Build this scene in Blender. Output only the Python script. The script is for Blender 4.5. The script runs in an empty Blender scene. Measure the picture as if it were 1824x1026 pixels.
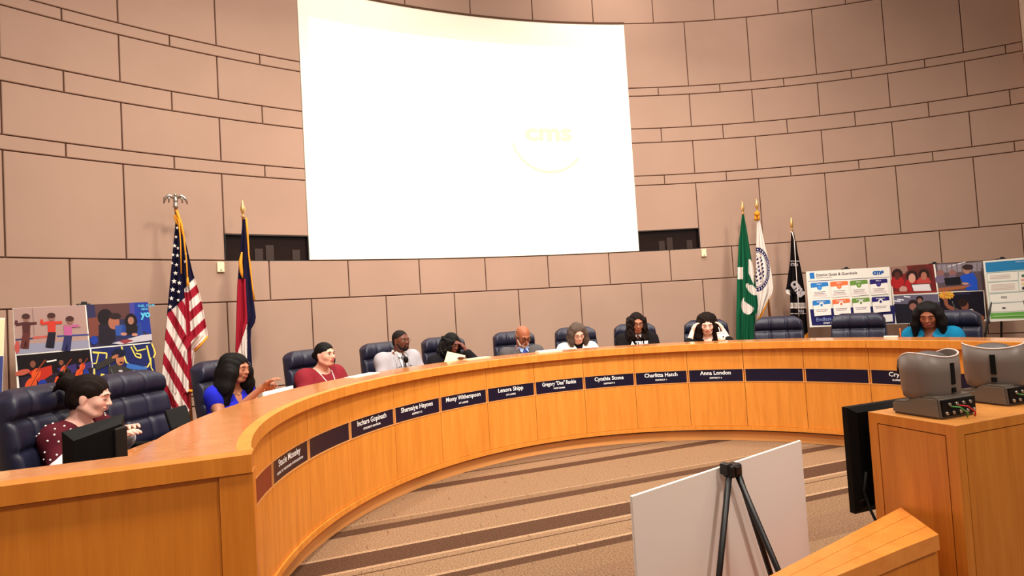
import bpy, bmesh, math, random
import numpy as np
from mathutils import Vector, Matrix
random.seed(7); rng = np.random.RandomState(7)
sc = bpy.context.scene
COL = sc.collection
# ---------------------------------------------------------------- camera
# room frame: origin = centre of the dais arc, +Y towards the screen wall, metres
CAM = Vector((-2.169, -2.534, 1.35))
PITCH, ROLL, YAW, FPX = math.radians(2.043), math.radians(-3.438), math.radians(19.5), 1030.86
_f = Vector((0, math.cos(PITCH), math.sin(PITCH))); _u = Vector((0, -math.sin(PITCH), math.cos(PITCH))); _r = Vector((1, 0, 0))
_c, _s = math.cos(ROLL), math.sin(ROLL)
_rz = Matrix.Rotation(-YAW, 3, 'Z')
RV, UV_, FV = _rz @ (_c*_r + _s*_u), _rz @ (-_s*_r + _c*_u), _rz @ _f
cd = bpy.data.cameras.new('camera'); cam = bpy.data.objects.new('camera', cd); COL.objects.link(cam)
cd.sensor_width = 36; cd.lens = FPX*36/1824; cd.clip_end = 100
cam.matrix_world = Matrix(((RV.x, UV_.x, -FV.x, CAM.x), (RV.y, UV_.y, -FV.y, CAM.y), (RV.z, UV_.z, -FV.z, CAM.z), (0, 0, 0, 1)))
sc.camera = cam
# ---------------------------------------------------------------- world, light, exposure
sc.view_settings.view_transform = 'Standard'; sc.view_settings.look = 'None'; sc.view_settings.gamma = 1
sc.view_settings.exposure = 0.0
w = bpy.data.worlds.new('world'); sc.world = w; w.use_nodes = True
w.node_tree.nodes['Background'].inputs[0].default_value = (1.0, 0.89, 0.80, 1); w.node_tree.nodes['Background'].inputs[1].default_value = 0.27
def area(name, loc, target, energy, size, color=(1, .84, .68), spread=None, sy=None):
    l = bpy.data.lights.new(name, 'AREA'); l.energy = energy; l.size = size; l.color = color
    if sy: l.shape = 'RECTANGLE'; l.size_y = sy
    if spread: l.spread = math.radians(spread)
    o = bpy.data.objects.new(name, l); COL.objects.link(o); o.location = loc
    o.rotation_euler = (Vector(target)-Vector(loc)).to_track_quat('-Z', 'Y').to_euler()
    return o
# ceiling downlights over the well of the room, over the dais, and the wall washers
for x, y, tx, ty, e in ((-2.2, -1.2, -2.6, 2.3, 105), (0.2, -1.2, 0.0, 3.2, 112), (2.6, -1.2, 2.8, 2.0, 82)):
    area('overhead_light', (x, y, 5.6), (tx, ty, 0.9), e, 0.6, (1, .90, .78), 110)
for x, y, e in ((-2.6, -4.0, 24), (0.8, -4.3, 46)):  # added fill lamps behind the viewpoint, brightening the white board, cabinet and wing
    area('overhead_light', (x, y, 4.6), (x*.6, 0.2, 0.5), e, 0.5, (1, .90, .80), 120)
for x, y, e in ((-3.2, 1.4, 30), (-1.9, 2.6, 34), (0, 3.1, 38), (1.9, 2.6, 36), (3.1, 1.4, 20)):
    area('overhead_light', (x, y, 5.8), (x*1.0, y*1.0, 0.0), e, 0.35, (1, .90, .79), 120)
for x, y, e in ((-3.2, 2.3, 12), (-1.3, 3.2, 14), (1.6, 3.1, 26), (3.3, 2.4, 15)):
    area('wall_washer_light', (x, y, 6.3), (x*1.25, y+2.0, 3.6), e, 0.5, (1, .86, .76), 140)
# ---------------------------------------------------------------- materials
def lin(c):
    return tuple(((v/255)/12.92 if v/255 <= .04045 else ((v/255+.055)/1.055)**2.4) for v in c)
_mats = {}
def mat(name, rgb, rough=.6, spec=.3, metal=0, emit=None, noise=0, nscale=40, bump=0, bscale=200, coat=0, stretch=None):
    if name in _mats: return _mats[name]
    m = bpy.data.materials.new(name); m.use_nodes = True; nt = m.node_tree; b = nt.nodes['Principled BSDF']
    col = (*lin(rgb), 1)
    b.inputs['Base Color'].default_value = col; b.inputs['Roughness'].default_value = rough
    b.inputs['Specular IOR Level'].default_value = spec; b.inputs['Metallic'].default_value = metal
    b.inputs['Coat Weight'].default_value = coat
    if emit: b.inputs['Emission Color'].default_value = (*lin(emit[0]), 1); b.inputs['Emission Strength'].default_value = emit[1]
    tc = nt.nodes.new('ShaderNodeTexCoord'); mp = nt.nodes.new('ShaderNodeMapping')
    nt.links.new(tc.outputs['Object'], mp.inputs[0])
    if stretch: mp.inputs['Scale'].default_value = stretch
    if noise:
        n = nt.nodes.new('ShaderNodeTexNoise'); n.inputs['Scale'].default_value = nscale; n.inputs['Detail'].default_value = 4
        nt.links.new(mp.outputs[0], n.inputs['Vector'])
        r = nt.nodes.new('ShaderNodeValToRGB'); r.color_ramp.elements[0].position = .3; r.color_ramp.elements[1].position = .7
        r.color_ramp.elements[0].color = tuple(v*(1-noise) for v in col[:3])+(1,)
        r.color_ramp.elements[1].color = tuple(min(1, v*(1+noise)) for v in col[:3])+(1,)
        nt.links.new(n.outputs[0], r.inputs[0]); nt.links.new(r.outputs[0], b.inputs['Base Color'])
    if bump:
        n2 = nt.nodes.new('ShaderNodeTexNoise'); n2.inputs['Scale'].default_value = bscale; n2.inputs['Detail'].default_value = 3
        nt.links.new(mp.outputs[0], n2.inputs['Vector'])
        bp = nt.nodes.new('ShaderNodeBump'); bp.inputs['Strength'].default_value = bump; bp.inputs['Distance'].default_value = .004
        nt.links.new(n2.outputs[0], bp.inputs['Height']); nt.links.new(bp.outputs[0], b.inputs['Normal'])
    _mats[name] = m; return m
def wood(name, c0, c1, c2, rough=.35, coat=.25, cyl=True, horiz=False):
    """figured veneer: grain runs upright (z) on fronts, along the arc on the ledge"""
    m = bpy.data.materials.new(name); m.use_nodes = True; nt = m.node_tree; b = nt.nodes['Principled BSDF']
    tc = nt.nodes.new('ShaderNodeTexCoord')
    mp = nt.nodes.new('ShaderNodeMapping'); mp.inputs['Scale'].default_value = (7, 7, 7) if horiz else (13, 13, .9)
    nt.links.new(tc.outputs['Object'], mp.inputs[0])
    n = nt.nodes.new('ShaderNodeTexNoise'); n.inputs['Scale'].default_value = 1.6; n.inputs['Detail'].default_value = 6; n.inputs['Roughness'].default_value = .6
    n.inputs['Distortion'].default_value = .6
    nt.links.new(mp.outputs[0], n.inputs['Vector'])
    r = nt.nodes.new('ShaderNodeValToRGB'); e = r.color_ramp.elements
    e[0].position = .3; e[0].color = (*lin(c0), 1); e[1].position = .72; e[1].color = (*lin(c2), 1)
    mid = e.new(.5); mid.color = (*lin(c1), 1)
    mp2 = nt.nodes.new('ShaderNodeMapping'); mp2.inputs['Scale'].default_value = (60, 60, 60) if horiz else (110, 110, 3)
    n2 = nt.nodes.new('ShaderNodeTexNoise'); n2.inputs['Scale'].default_value = 1.5; n2.inputs['Detail'].default_value = 3
    nt.links.new(tc.outputs['Object'], mp2.inputs[0]); nt.links.new(mp2.outputs[0], n2.inputs['Vector'])
    mx = nt.nodes.new('ShaderNodeMix'); mx.data_type = 'FLOAT'; mx.inputs[0].default_value = .28
    nt.links.new(n.outputs[0], mx.inputs[2]); nt.links.new(n2.outputs[0], mx.inputs[3])
    nt.links.new(mx.outputs[0], r.inputs[0]); nt.links.new(r.outputs[0], b.inputs['Base Color'])
    b.inputs['Roughness'].default_value = rough; b.inputs['Coat Weight'].default_value = coat; b.inputs['Coat Roughness'].default_value = .12
    return m
M_FRONT = wood('dais_veneer', (208, 126, 42), (224, 141, 51), (238, 156, 64), .45, .1)
M_LEDGE = wood('ledge_veneer', (196, 122, 62), (208, 134, 72), (220, 146, 84), .22, .55, horiz=True)
M_CAB = wood('cabinet_veneer', (186, 104, 28), (206, 122, 38), (220, 138, 50), .4, .15)
M_WING = wood('end_veneer', (206, 116, 28), (218, 128, 36), (230, 141, 46), .4, .15)
M_GROOVE = mat('groove_shadow_gap', (70, 32, 14), .9)
M_TRIM = mat('pale_wood_trim', (226, 158, 92), .4)
M_NAVY = mat('navy_plate', (24, 18, 42), .35)
M_WHITE = mat('white_lettering', (250, 250, 250), .5)
M_RED_PLATE = mat('brick_plate', (140, 60, 40), .5)
M_WALL = mat('wall_fabric', (174, 144, 127), .9, .1, noise=.05, nscale=1.2, bump=.15, bscale=350)
M_WALLGAP = mat('wall_reveal', (92, 62, 46), .9)
M_CREAM = mat('cream_paint', (244, 226, 206), .8)
M_BLACK = mat('black_plastic', (12, 10, 10), .6, .15)
M_BLACKM = mat('black_metal', (16, 12, 12), .4, .5)
M_GLASSD = mat('booth_glass', (22, 12, 10), .08, .6)
M_LEATHER = mat('navy_leather', (28, 29, 50), .42, .45, noise=.12, nscale=9, bump=.25, bscale=260)
M_SEAM = mat('leather_seam', (20, 20, 34), .6)
M_SILVER = mat('brushed_metal', (170, 160, 150), .35, .5, metal=.8)
M_GOLD = mat('gold_metal', (226, 186, 120), .3, .5, metal=.8)
M_GOLDF = mat('gold_fringe', (226, 150, 40), .8)
M_PAPER = mat('paper', (240, 236, 226), .7)
M_MANILA = mat('manila_paper', (248, 224, 178), .7)
# ---------------------------------------------------------------- helpers
def link(name, me, m=None, parent=None):
    o = bpy.data.objects.new(name, me); COL.objects.link(o)
    if m is not None:
        for x in (m if isinstance(m, (list, tuple)) else [m]): me.materials.append(x)
    if parent: o.parent = parent
    return o
def obj(name, bm, m, parent=None, smooth=False):
    me = bpy.data.meshes.new(name); bm.normal_update(); bm.to_mesh(me); bm.free()
    if smooth: me.shade_smooth()
    return link(name, me, m, parent)
def tag(o, label, cat=None, group=None, kind=None):
    if label: o['label'] = label
    if cat: o['category'] = cat
    if group: o['group'] = group
    if kind: o['kind'] = kind
    return o
def thing(name, label, cat, loc=(0, 0, 0), rz=0, group=None):
    o = bpy.data.objects.new(name, None); COL.objects.link(o); o.location = loc; o.rotation_euler = (0, 0, rz)
    o.empty_display_size = .1
    return tag(o, label, cat, group)
def box(bm, x0, x1, y0, y1, z0, z1, mi=0, mx=None, bev=0):
    vs = [bm.verts.new((x, y, z)) for z in (z0, z1) for x, y in ((x0, y0), (x1, y0), (x1, y1), (x0, y1))]
    fs = [bm.faces.new([vs[i] for i in q]) for q in ((3, 2, 1, 0), (4, 5, 6, 7), (0, 1, 5, 4), (1, 2, 6, 5), (2, 3, 7, 6), (3, 0, 4, 7))]
    for f in fs: f.material_index = mi
    if bev:
        es = list({e for f in fs for e in f.edges})
        r = bmesh.ops.bevel(bm, geom=es, offset=bev, segments=2, affect='EDGES', profile=.5)
        vs = list({v for f in r['faces'] for v in f.verts} | {v for v in vs if v.is_valid})
        for f in {f for v in vs for f in v.link_faces}: f.material_index = mi
    if mx is not None: bmesh.ops.transform(bm, matrix=mx, verts=[v for v in vs if v.is_valid])
    return [v for v in vs if v.is_valid]
def tube(bm, pts, r, seg=8, mi=0, cap=True):
    pts = [Vector(p) for p in pts]; n = len(pts); rs = r if isinstance(r, (list, tuple)) else [r]*n
    rings = []; prev = None
    for i, p in enumerate(pts):
        d = (pts[min(i+1, n-1)]-pts[max(i-1, 0)]).normalized()
        a = prev if prev is not None else (Vector((0, 0, 1)) if abs(d.z) < .9 else Vector((1, 0, 0)))
        x = (a - d*a.dot(d)).normalized(); prev = x; y = d.cross(x)
        rings.append([bm.verts.new(p+(x*math.cos(t)+y*math.sin(t))*rs[i]) for t in [2*math.pi*k/seg for k in range(seg)]])
    for a, b in zip(rings, rings[1:]):
        for k in range(seg):
            f = bm.faces.new((a[k], a[(k+1) % seg], b[(k+1) % seg], b[k])); f.material_index = mi; f.smooth = True
    if cap:
        f = bm.faces.new(rings[0][::-1]); f.material_index = mi; f = bm.faces.new(rings[-1]); f.material_index = mi
def lathe(bm, prof, seg=20, c=(0, 0, 0), mi=0):
    rings = []
    for r, z in prof:
        rings.append([bm.verts.new((c[0]+r*math.cos(2*math.pi*k/seg), c[1]+r*math.sin(2*math.pi*k/seg), c[2]+z)) for k in range(seg)])
    for a, b in zip(rings, rings[1:]):
        for k in range(seg):
            f = bm.faces.new((a[k], a[(k+1) % seg], b[(k+1) % seg], b[k])); f.material_index = mi; f.smooth = True
    f = bm.faces.new(rings[0][::-1]); f.material_index = mi; f = bm.faces.new(rings[-1]); f.material_index = mi
def ell(bm, c, r, mi=0, rot=None, seg=14):
    mx = Matrix.Translation(c) @ (rot.to_4x4() if rot else Matrix()) @ Matrix.Diagonal((*r, 1))
    g = bmesh.ops.create_uvsphere(bm, u_segments=seg, v_segments=seg//2+1, radius=1, matrix=mx)
    for v in g['verts']:
        for f in v.link_faces: f.material_index = mi; f.smooth = True
def arc_prism(bm, r0, r1, z0, z1, a0, a1, n=8, mi=0, cham=0, c=(0, 0), inner_only=False):
    """curved slab between radii r0<r1; angle from +Y towards +X"""
    def P(r, a, z): return (c[0]+r*math.sin(a), c[1]+r*math.cos(a), z)
    S = []
    for i in range(n+1):
        a = a0+(a1-a0)*i/n
        S.append([bm.verts.new(P(r0, a, z0)), bm.verts.new(P(r1, a, z0)), bm.verts.new(P(r1, a, z1)), bm.verts.new(P(r0, a, z1))])
    for A, B in zip(S, S[1:]):
        for k in range(4):
            f = bm.faces.new((A[k], A[(k+1) % 4], B[(k+1) % 4], B[k])); f.material_index = mi
    bm.faces.new(S[0][::-1]).material_index = mi; bm.faces.new(S[-1]).material_index = mi
def ray(x, y): return FV + RV*((x-912)/FPX) + UV_*((513-y)/FPX)
def on_plane(x, y, p0, n):
    d = ray(x, y); return CAM + d*((Vector(p0)-CAM).dot(n)/d.dot(n))
def text_mesh(s, size, bold=.02, align='CENTER'):
    cu = bpy.data.curves.new('txt', 'FONT'); cu.body = s; cu.size = size; cu.offset = bold*size; cu.align_x = align; cu.resolution_u = 3
    o = bpy.data.objects.new('txt', cu); COL.objects.link(o)
    me = bpy.data.meshes.new_from_object(o.evaluated_get(bpy.context.evaluated_depsgraph_get()))
    bpy.data.objects.remove(o); bpy.data.curves.remove(cu)
    return me
def add_text(bm, s, size, place, bold=.02, mi=0, align='CENTER', sx=1.0):
    """place(x, y) -> 3-D point; adds the lettering as flat faces"""
    me = text_mesh(s, size, bold, align)
    vs = [bm.verts.new(place(v.co.x*sx, v.co.y)) for v in me.vertices]
    for p in me.polygons:
        try: f = bm.faces.new([vs[i] for i in p.vertices]); f.material_index = mi
        except ValueError: pass
    bpy.data.meshes.remove(me)
M_CAB2 = wood('cabinet_top_veneer', (196, 124, 56), (212, 140, 68), (224, 152, 80), .35, .2, horiz=True)
CLERK_YAW = .42
CHDX = {-6: -.04, -5: -.03, -4: -.02}
CHROT = {}
M_LOW = wood('low_desk_veneer', (222, 130, 52), (232, 142, 60), (242, 154, 70), .3, .3, horiz=True)
# ================================================================= the setting
WR, WCY, PW = 9.14, -4.57, 0.09398           # wall radius, centre y, angular panel width
ZJ = [0.0, 0.10, 0.57, 0.67, 1.594, 2.027, 2.932, 3.063, 3.522, 3.720, 4.177, 4.291, 5.20, 6.12, 6.6]
OFF = [0, 1, 0, 1, 0, 1, 0, 1, 0, 1, 0, 1, 0, 1]      # 1: joints at half positions ... see rows below
# floor: striped carpet
def make_carpet():
    m = bpy.data.materials.new('striped_carpet'); m.use_nodes = True; nt = m.node_tree; b = nt.nodes['Principled BSDF']
    tc = nt.nodes.new('ShaderNodeTexCoord'); sp = nt.nodes.new('ShaderNodeSeparateXYZ'); nt.links.new(tc.outputs['Object'], sp.inputs[0])
    mth = nt.nodes.new('ShaderNodeMath'); mth.operation = 'MULTIPLY'; mth.inputs[1].default_value = 1/STRIPE_P
    sh = nt.nodes.new('ShaderNodeMath'); sh.operation = 'SUBTRACT'; sh.inputs[1].default_value = STRIPE_0; nt.links.new(sp.outputs['Y'], sh.inputs[0]); nt.links.new(sh.outputs[0], mth.inputs[0])
    fr = nt.nodes.new('ShaderNodeMath'); fr.operation = 'FRACT'; nt.links.new(mth.outputs[0], fr.inputs[0])
    r = nt.nodes.new('ShaderNodeValToRGB'); r.color_ramp.interpolation = 'CONSTANT'
    light, lite2, dark, pale, grey = (178, 142, 108), (168, 130, 98), (126, 90, 66), (200, 164, 128), (160, 130, 100)
    e = r.color_ramp.elements
    e[0].position = 0; e[0].color = (*lin(STRIPES[0][1]), 1); e[1].position = STRIPES[1][0]; e[1].color = (*lin(STRIPES[1][1]), 1)
    for p, c in STRIPES[2:]:
        q = e.new(p); q.color = (*lin(c), 1)
    nt.links.new(fr.outputs[0], r.inputs[0])
    n = nt.nodes.new('ShaderNodeTexNoise'); n.inputs['Scale'].default_value = 110; n.inputs['Detail'].default_value = 5
    nt.links.new(tc.outputs['Object'], n.inputs['Vector'])
    mx = nt.nodes.new('ShaderNodeMix'); mx.data_type = 'RGBA'; mx.blend_type = 'MULTIPLY'; mx.inputs[0].default_value = .8
    r2 = nt.nodes.new('ShaderNodeValToRGB'); r2.color_ramp.elements[0].position = .35; r2.color_ramp.elements[0].color = (.38, .34, .30, 1); r2.color_ramp.elements[1].position = .62
    nt.links.new(n.outputs[0], r2.inputs[0]); nt.links.new(r.outputs[0], mx.inputs[6]); nt.links.new(r2.outputs[0], mx.inputs[7])
    # short flecks scattered over the stripes
    mp = nt.nodes.new('ShaderNodeMapping'); mp.inputs['Rotation'].default_value = (0, 0, .5); mp.inputs['Scale'].default_value = (34, 4, 1)
    nt.links.new(tc.outputs['Object'], mp.inputs[0])
    v = nt.nodes.new('ShaderNodeTexVoronoi'); v.inputs['Scale'].default_value = .8; nt.links.new(mp.outputs[0], v.inputs['Vector'])
    lt = nt.nodes.new('ShaderNodeMath'); lt.operation = 'LESS_THAN'; lt.inputs[1].default_value = .12; nt.links.new(v.outputs['Distance'], lt.inputs[0])
    m2 = nt.nodes.new('ShaderNodeMath'); m2.operation = 'MULTIPLY'; m2.inputs[1].default_value = .6; nt.links.new(lt.outputs[0], m2.inputs[0])
    mx2 = nt.nodes.new('ShaderNodeMix'); mx2.data_type = 'RGBA'; mx2.inputs[7].default_value = (*lin((96, 66, 48)), 1)
    nt.links.new(m2.outputs[0], mx2.inputs[0]); nt.links.new(mx.outputs[2], mx2.inputs[6])
    nt.links.new(mx2.outputs[2], b.inputs['Base Color']); b.inputs['Roughness'].default_value = .95; b.inputs['Specular IOR Level'].default_value = .1
    bp = nt.nodes.new('ShaderNodeBump'); bp.inputs['Strength'].default_value = .5; bp.inputs['Distance'].default_value = .01
    nt.links.new(n.outputs[0], bp.inputs['Height']); nt.links.new(bp.outputs[0], b.inputs['Normal'])
    return m
L1, L2, DK, PL, MD = (158, 126, 97), (146, 115, 88), (96, 68, 51), (188, 154, 122), (142, 110, 86)
STRIPE_P, STRIPE_0 = 3.3, -.7
_st = [(-.7, L2), (-.36, PL), (-.34, DK), (-.25, L1), (-.06, MD), (.20, L2), (.399, DK), (.477, PL), (.50, L1), (.669, DK), (.688, L1), (.735, PL), (.759, DK), (.958, PL), (.985, L1), (1.271, DK), (1.368, L2), (1.44, PL), (1.465, L1), (1.95, DK), (2.06, L1), (2.25, DK), (2.27, L2), (2.367, MD), (2.526, L1)]
STRIPES = [((y-STRIPE_0)/STRIPE_P, c) for y, c in _st]
bm = bmesh.new(); box(bm, -7.2, 7.2, -5.2, 4.75, -.1, 0)
o = obj('floor', bm, make_carpet()); tag(o, 'striped tan and brown carpet floor', kind='structure')
# curved back wall: backing shell + fabric panels with open reveals
AEND = 8.2*PW
def WP(r, a, z): return Vector((r*math.sin(a), WCY+r*math.cos(a), z))
bm = bmesh.new()
SCR = 2.5
def panel(a0, a1, z0, z1):
    g = .0055/WR; n = max(2, int((a1-a0)/.02)); e = .0055; ch = .005
    A0, A1, Z0, Z1 = a0+g, a1-g, z0+e, z1-e
    def ring(r, da, dz): return [[WP(r, A0+da+(A1-A0-2*da)*i/n, z) for i in range(n+1)] for z in (Z0+dz, Z1-dz)]
    back, front = ring(WR+.02, 0, 0), ring(WR, ch/WR, ch)
    mid = ring(WR+ch, 0, 0)
    def strip(L0, L1):
        v0 = [bm.verts.new(p) for p in L0]; v1 = [bm.verts.new(p) for p in L1]
        for k in range(len(v0)-1): bm.faces.new((v0[k], v0[k+1], v1[k+1], v1[k]))
    strip(front[0], front[1])
    strip(mid[0], front[0]); strip(front[1], mid[1]); strip(back[0], mid[0]); strip(mid[1], back[1])
    for k in (0, -1):
        q = [bm.verts.new(x[k]) for x in (mid[0], front[0], front[1], mid[1])]; bm.faces.new(q)
        q = [bm.verts.new(x[k]) for x in (back[0], mid[0], mid[1], back[1])]; bm.faces.new(q)
holes = [(-3.5, -2.5, 2.027, 2.30), (2.5, 3.5, 2.027, 2.30)]
for r in range(len(ZJ)-1):
    z0, z1 = ZJ[r], ZJ[r+1]
    half = {0: 0, 1: 0, 2: 0, 3: 1, 4: 0, 5: 1, 6: 0, 7: 1, 8: 0, 9: 1, 10: 0, 11: 1, 12: 0, 13: 1}[r]   # 1: joints where the screen edges fall (k+.5)
    ks = [k+.5 for k in range(-9, 9)] if half else list(range(-9, 10))
    ks = [-8.2]+[k for k in ks if -8.15 < k < 8.15]+[8.2]
    for a, b_ in zip(ks, ks[1:]):
        zz0 = z0
        if 5 <= r <= 11 and a >= -SCR-.01 and b_ <= SCR+.01: continue       # the screen hangs here
        if 5 <= r <= 11 and not half and (a < -SCR < b_ or a < SCR < b_):
            if a < -SCR < b_: b_ = -SCR
            else: a = SCR
        if r == 5 and any(abs(a-h[0]) < .01 for h in holes): zz0 = 2.30
        panel(a*PW, b_*PW, zz0, z1)
o = obj('wall_back', bm, M_WALL); tag(o, 'curved wall of taupe fabric panels', kind='structure')
bm = bmesh.new()
for (a0, a1, zz0, zz1) in [(-8.2, 8.2, 0, 2.027), (-8.2, -3.5, 2.027, 2.30), (-2.5, 2.5, 2.027, 2.30), (3.5, 8.2, 2.027, 2.30), (-8.2, 8.2, 2.30, 6.6)]:
    n = int((a1-a0)*6); vs = []
    for i in range(n+1):
        a = (a0+(a1-a0)*i/n)*PW; vs.append((bm.verts.new(WP(WR+.018, a, zz0)), bm.verts.new(WP(WR+.018, a, zz1))))
    for A, B in zip(vs, vs[1:]): bm.faces.new((A[0], B[0], B[1], A[1]))
o = obj('wall_core', bm, M_WALLGAP); tag(o, 'dark reveal behind the wall panels', kind='structure')
# straight cream returns where the curved wall stops
for s, nm in ((-1, 'wall_left'), (1, 'wall_right')):
    bm = bmesh.new(); p = WP(WR+.02, AEND*s, 0); q = WP(WR-.16, AEND*s, 0)
    L = [(p.x, p.y), (q.x, q.y), (q.x+s*.9, q.y-1.2), (q.x+s*.9, -5.2), (q.x+s*1.1, -5.2), (q.x+s*1.1, q.y-1.1)]
    if s < 0: L = L[::-1]
    lo = [bm.verts.new((x, y, 0)) for x, y in L]; hi = [bm.verts.new((x, y, 6.6)) for x, y in L]
    bm.faces.new(lo); bm.faces.new(hi[::-1])
    for k in range(len(L)): bm.faces.new((lo[k], hi[k], hi[(k+1) % len(L)], lo[(k+1) % len(L)]))
    bmesh.ops.recalc_face_normals(bm, faces=bm.faces)
    o = obj(nm, bm, M_CREAM); tag(o, 'plain cream side wall', kind='structure')
# booth windows beside the screen
for s, n in ((-1, 1), (1, 2)):
    a0, a1 = (-3.5*PW, -2.5*PW) if s < 0 else (2.5*PW, 3.5*PW)
    t = bpy.data.objects.new('window_%d' % n, None); COL.objects.link(t); tag(t, 'low dark booth window set in the panel wall beside the screen', kind='structure')
    bm = bmesh.new()
    arc_prism(bm, WR, WR+.25, 2.022, 2.03, a0, a1, 6, c=(0, WCY)); arc_prism(bm, WR, WR+.25, 2.294, 2.302, a0, a1, 6, c=(0, WCY))
    arc_prism(bm, WR, WR+.25, 2.03, 2.294, a0, a0+.0012, 1, c=(0, WCY)); arc_prism(bm, WR, WR+.25, 2.03, 2.294, a1-.0012, a1, 1, c=(0, WCY))
    obj('window_frame', bm, M_BLACKM, t)
    bm = bmesh.new(); arc_prism(bm, WR+.06, WR+.066, 2.03, 2.294, a0+.0012, a1-.0012, 6, c=(0, WCY)); obj('window_glass', bm, mat('dark_glass', (34, 20, 16), .1, .5), t)
    bm = bmesh.new()
    for k, (u, h) in enumerate(((.35, .13), (.48, .17), (.8, .12))):
        aa = a0+(a1-a0)*u; arc_prism(bm, WR+.045, WR+.058, 2.03, 2.03+h, aa, aa+.009, 2, c=(0, WCY))
    obj('equipment_silhouette', bm, mat('booth_gear', (52, 36, 30), .5), t)
# projection screen
t = thing('projection_screen', 'huge white curved projection screen glowing in the middle of the panel wall', 'projection screen', WP(WR, 0, 2.03))
def inscr(): return t
P_T = Vector(t.location)
def child(name, bm, m, par, smooth=False):
    """mesh written in world coordinates, parented to an empty that sits elsewhere"""
    mx = par.matrix_basis.inverted() if par.parent is None else (par.parent.matrix_basis @ par.matrix_basis).inverted()
    bmesh.ops.transform(bm, matrix=mx, verts=bm.verts)
    return obj(name, bm, m, par, smooth)
bm = bmesh.new(); arc_prism(bm, WR-.01, WR+.03, 2.035, 5.19, -SCR*PW, SCR*PW, 40, c=(0, WCY))
child('screen_surface', bm, mat('screen_cloth', (246, 240, 222), .8, .1, emit=((255, 244, 214), .22)), t)  # emission stands in for projector light spilling over the cloth
bm = bmesh.new(); arc_prism(bm, WR-.02, WR+.03, 5.185, 5.21, -SCR*PW, SCR*PW, 40, c=(0, WCY))
child('top_edge', bm, M_WALLGAP, t)
M_IMG = mat('projected_white', (255, 255, 255), .8, .1, emit=((255, 255, 255), 1.1))
bm = bmesh.new()
n = 30
vs = []
for i in range(n+1):
    u = i/n; a = (-2.36+(2.36+2.38)*u)*PW
    vs.append((bm.verts.new(WP(WR-.014, a, 2.585-.09*u)), bm.verts.new(WP(WR-.014, a, 4.83+.03*u-.0*math.sin(math.pi*u)))))
for A, B in zip(vs, vs[1:]): bm.faces.new((A[0], B[0], B[1], A[1]))
img = child('projected_image', bm, M_IMG, t)
bm = bmesh.new(); M_SEAL = mat('projected_seal', (170, 160, 140), .8, .1, emit=((255, 226, 176), .80)); M_SEALG = mat('projected_ring', (170, 165, 170), .8, .1, emit=((255, 244, 250), .80))
ac, zc = .975/ WR, 3.66
def sp(x, y, r=WR-.018): return WP(r, ac+x/WR, zc+y)
add_text(bm, 'cms', .33, lambda x, y: sp(x, y-.09), .045, sx=1.25)
def ringarc(R0, R1, t0, t1, mi):
    k = 40; L = []
    for i in range(k+1):
        q = t0+(t1-t0)*i/k; L.append((bm.verts.new(sp(R0*math.cos(q), R0*math.sin(q))), bm.verts.new(sp(R1*math.cos(q), R1*math.sin(q)))))
    for A, B in zip(L, L[1:]): bm.faces.new((A[0], B[0], B[1], A[1])).material_index = mi
ringarc(.50, .54, math.radians(195), math.radians(320), 0); ringarc(.555, .56, math.radians(120), math.radians(360), 1); ringarc(.62, .66, math.radians(150), math.radians(235), 1)
child('projected_seal', bm, [M_SEAL, M_SEALG], t)
# two small sensors on the wall
for (x, y, lab) in ((392.5, 476, 'small cream wall sensor plate left of the left-hand flags and below the booth window'), (1253, 450.5, 'small cream wall sensor plate beside the green flag, below the booth window')):
    d = ray(x, y); C = Vector((0, WCY)); o2 = Vector((CAM.x, CAM.y))-C; dd = Vector((d.x, d.y))
    a = dd.dot(dd); b2 = 2*o2.dot(dd); cc = o2.dot(o2)-WR*WR; tt = (-b2+math.sqrt(b2*b2-4*a*cc))/(2*a); p = CAM+d*tt
    th = math.atan2(p.x, p.y-WCY)
    q = thing('wall_sensor', lab, 'sensor', WP(WR-.001, th, p.z), -th)
    bm = bmesh.new(); box(bm, -.034, .034, -.028, 0, -.052, .052, bev=.006); obj('cover', bm, mat('sensor_cream', (240, 228, 190), .5), q)
    bm = bmesh.new(); box(bm, -.008, .008, -.031, -.027, -.036, -.028); obj('indicator', bm, M_BLACK, q)
# ================================================================= the dais
DP = .2047
def DPt(r, a, z): return Vector((r*math.sin(a), r*math.cos(a), z))
A_END = 1.712
RF, RE, RB = 2.44, 2.395, 2.77
ZU, ZT = .852, .912
dais = thing('curved_dais', 'long curved orange-wood council dais with a glossy ledge wrapping the seated people', 'dais', (0, 2.4, 0))
bm = bmesh.new()
idx = list(range(-8, 8)); edges = [-A_END]+[(k-.5+.0)*DP for k in range(-7, 9)]+[A_END]
def dj(i): return (i+1.5)*DP
js = [-A_END]+[dj(i) for i in range(-9, 7) if abs(dj(i)) < A_END-.05]+[A_END]
for a0, a1 in zip(js, js[1:]):
    g = .0018/RF
    arc_prism(bm, RF, RF+.02, .672, ZU-.004, a0+g, a1-g, 10)           # upper panel
    arc_prism(bm, RF, RF+.02, .142, .545, a0+g, a1-g, 10)                 # lower panel
    arc_prism(bm, RF+.008, RF+.02, .548, .669, a0+g, a1-g, 10)
child('front_panels', bm, M_FRONT, dais).__setitem__('label', 'orange veneer front panels')
bm = bmesh.new(); arc_prism(bm, RF+.019, RF+.05, .13, ZU, -A_END, A_END, 90); child('carcass', bm, M_GROOVE, dais)
bm = bmesh.new()
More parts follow.
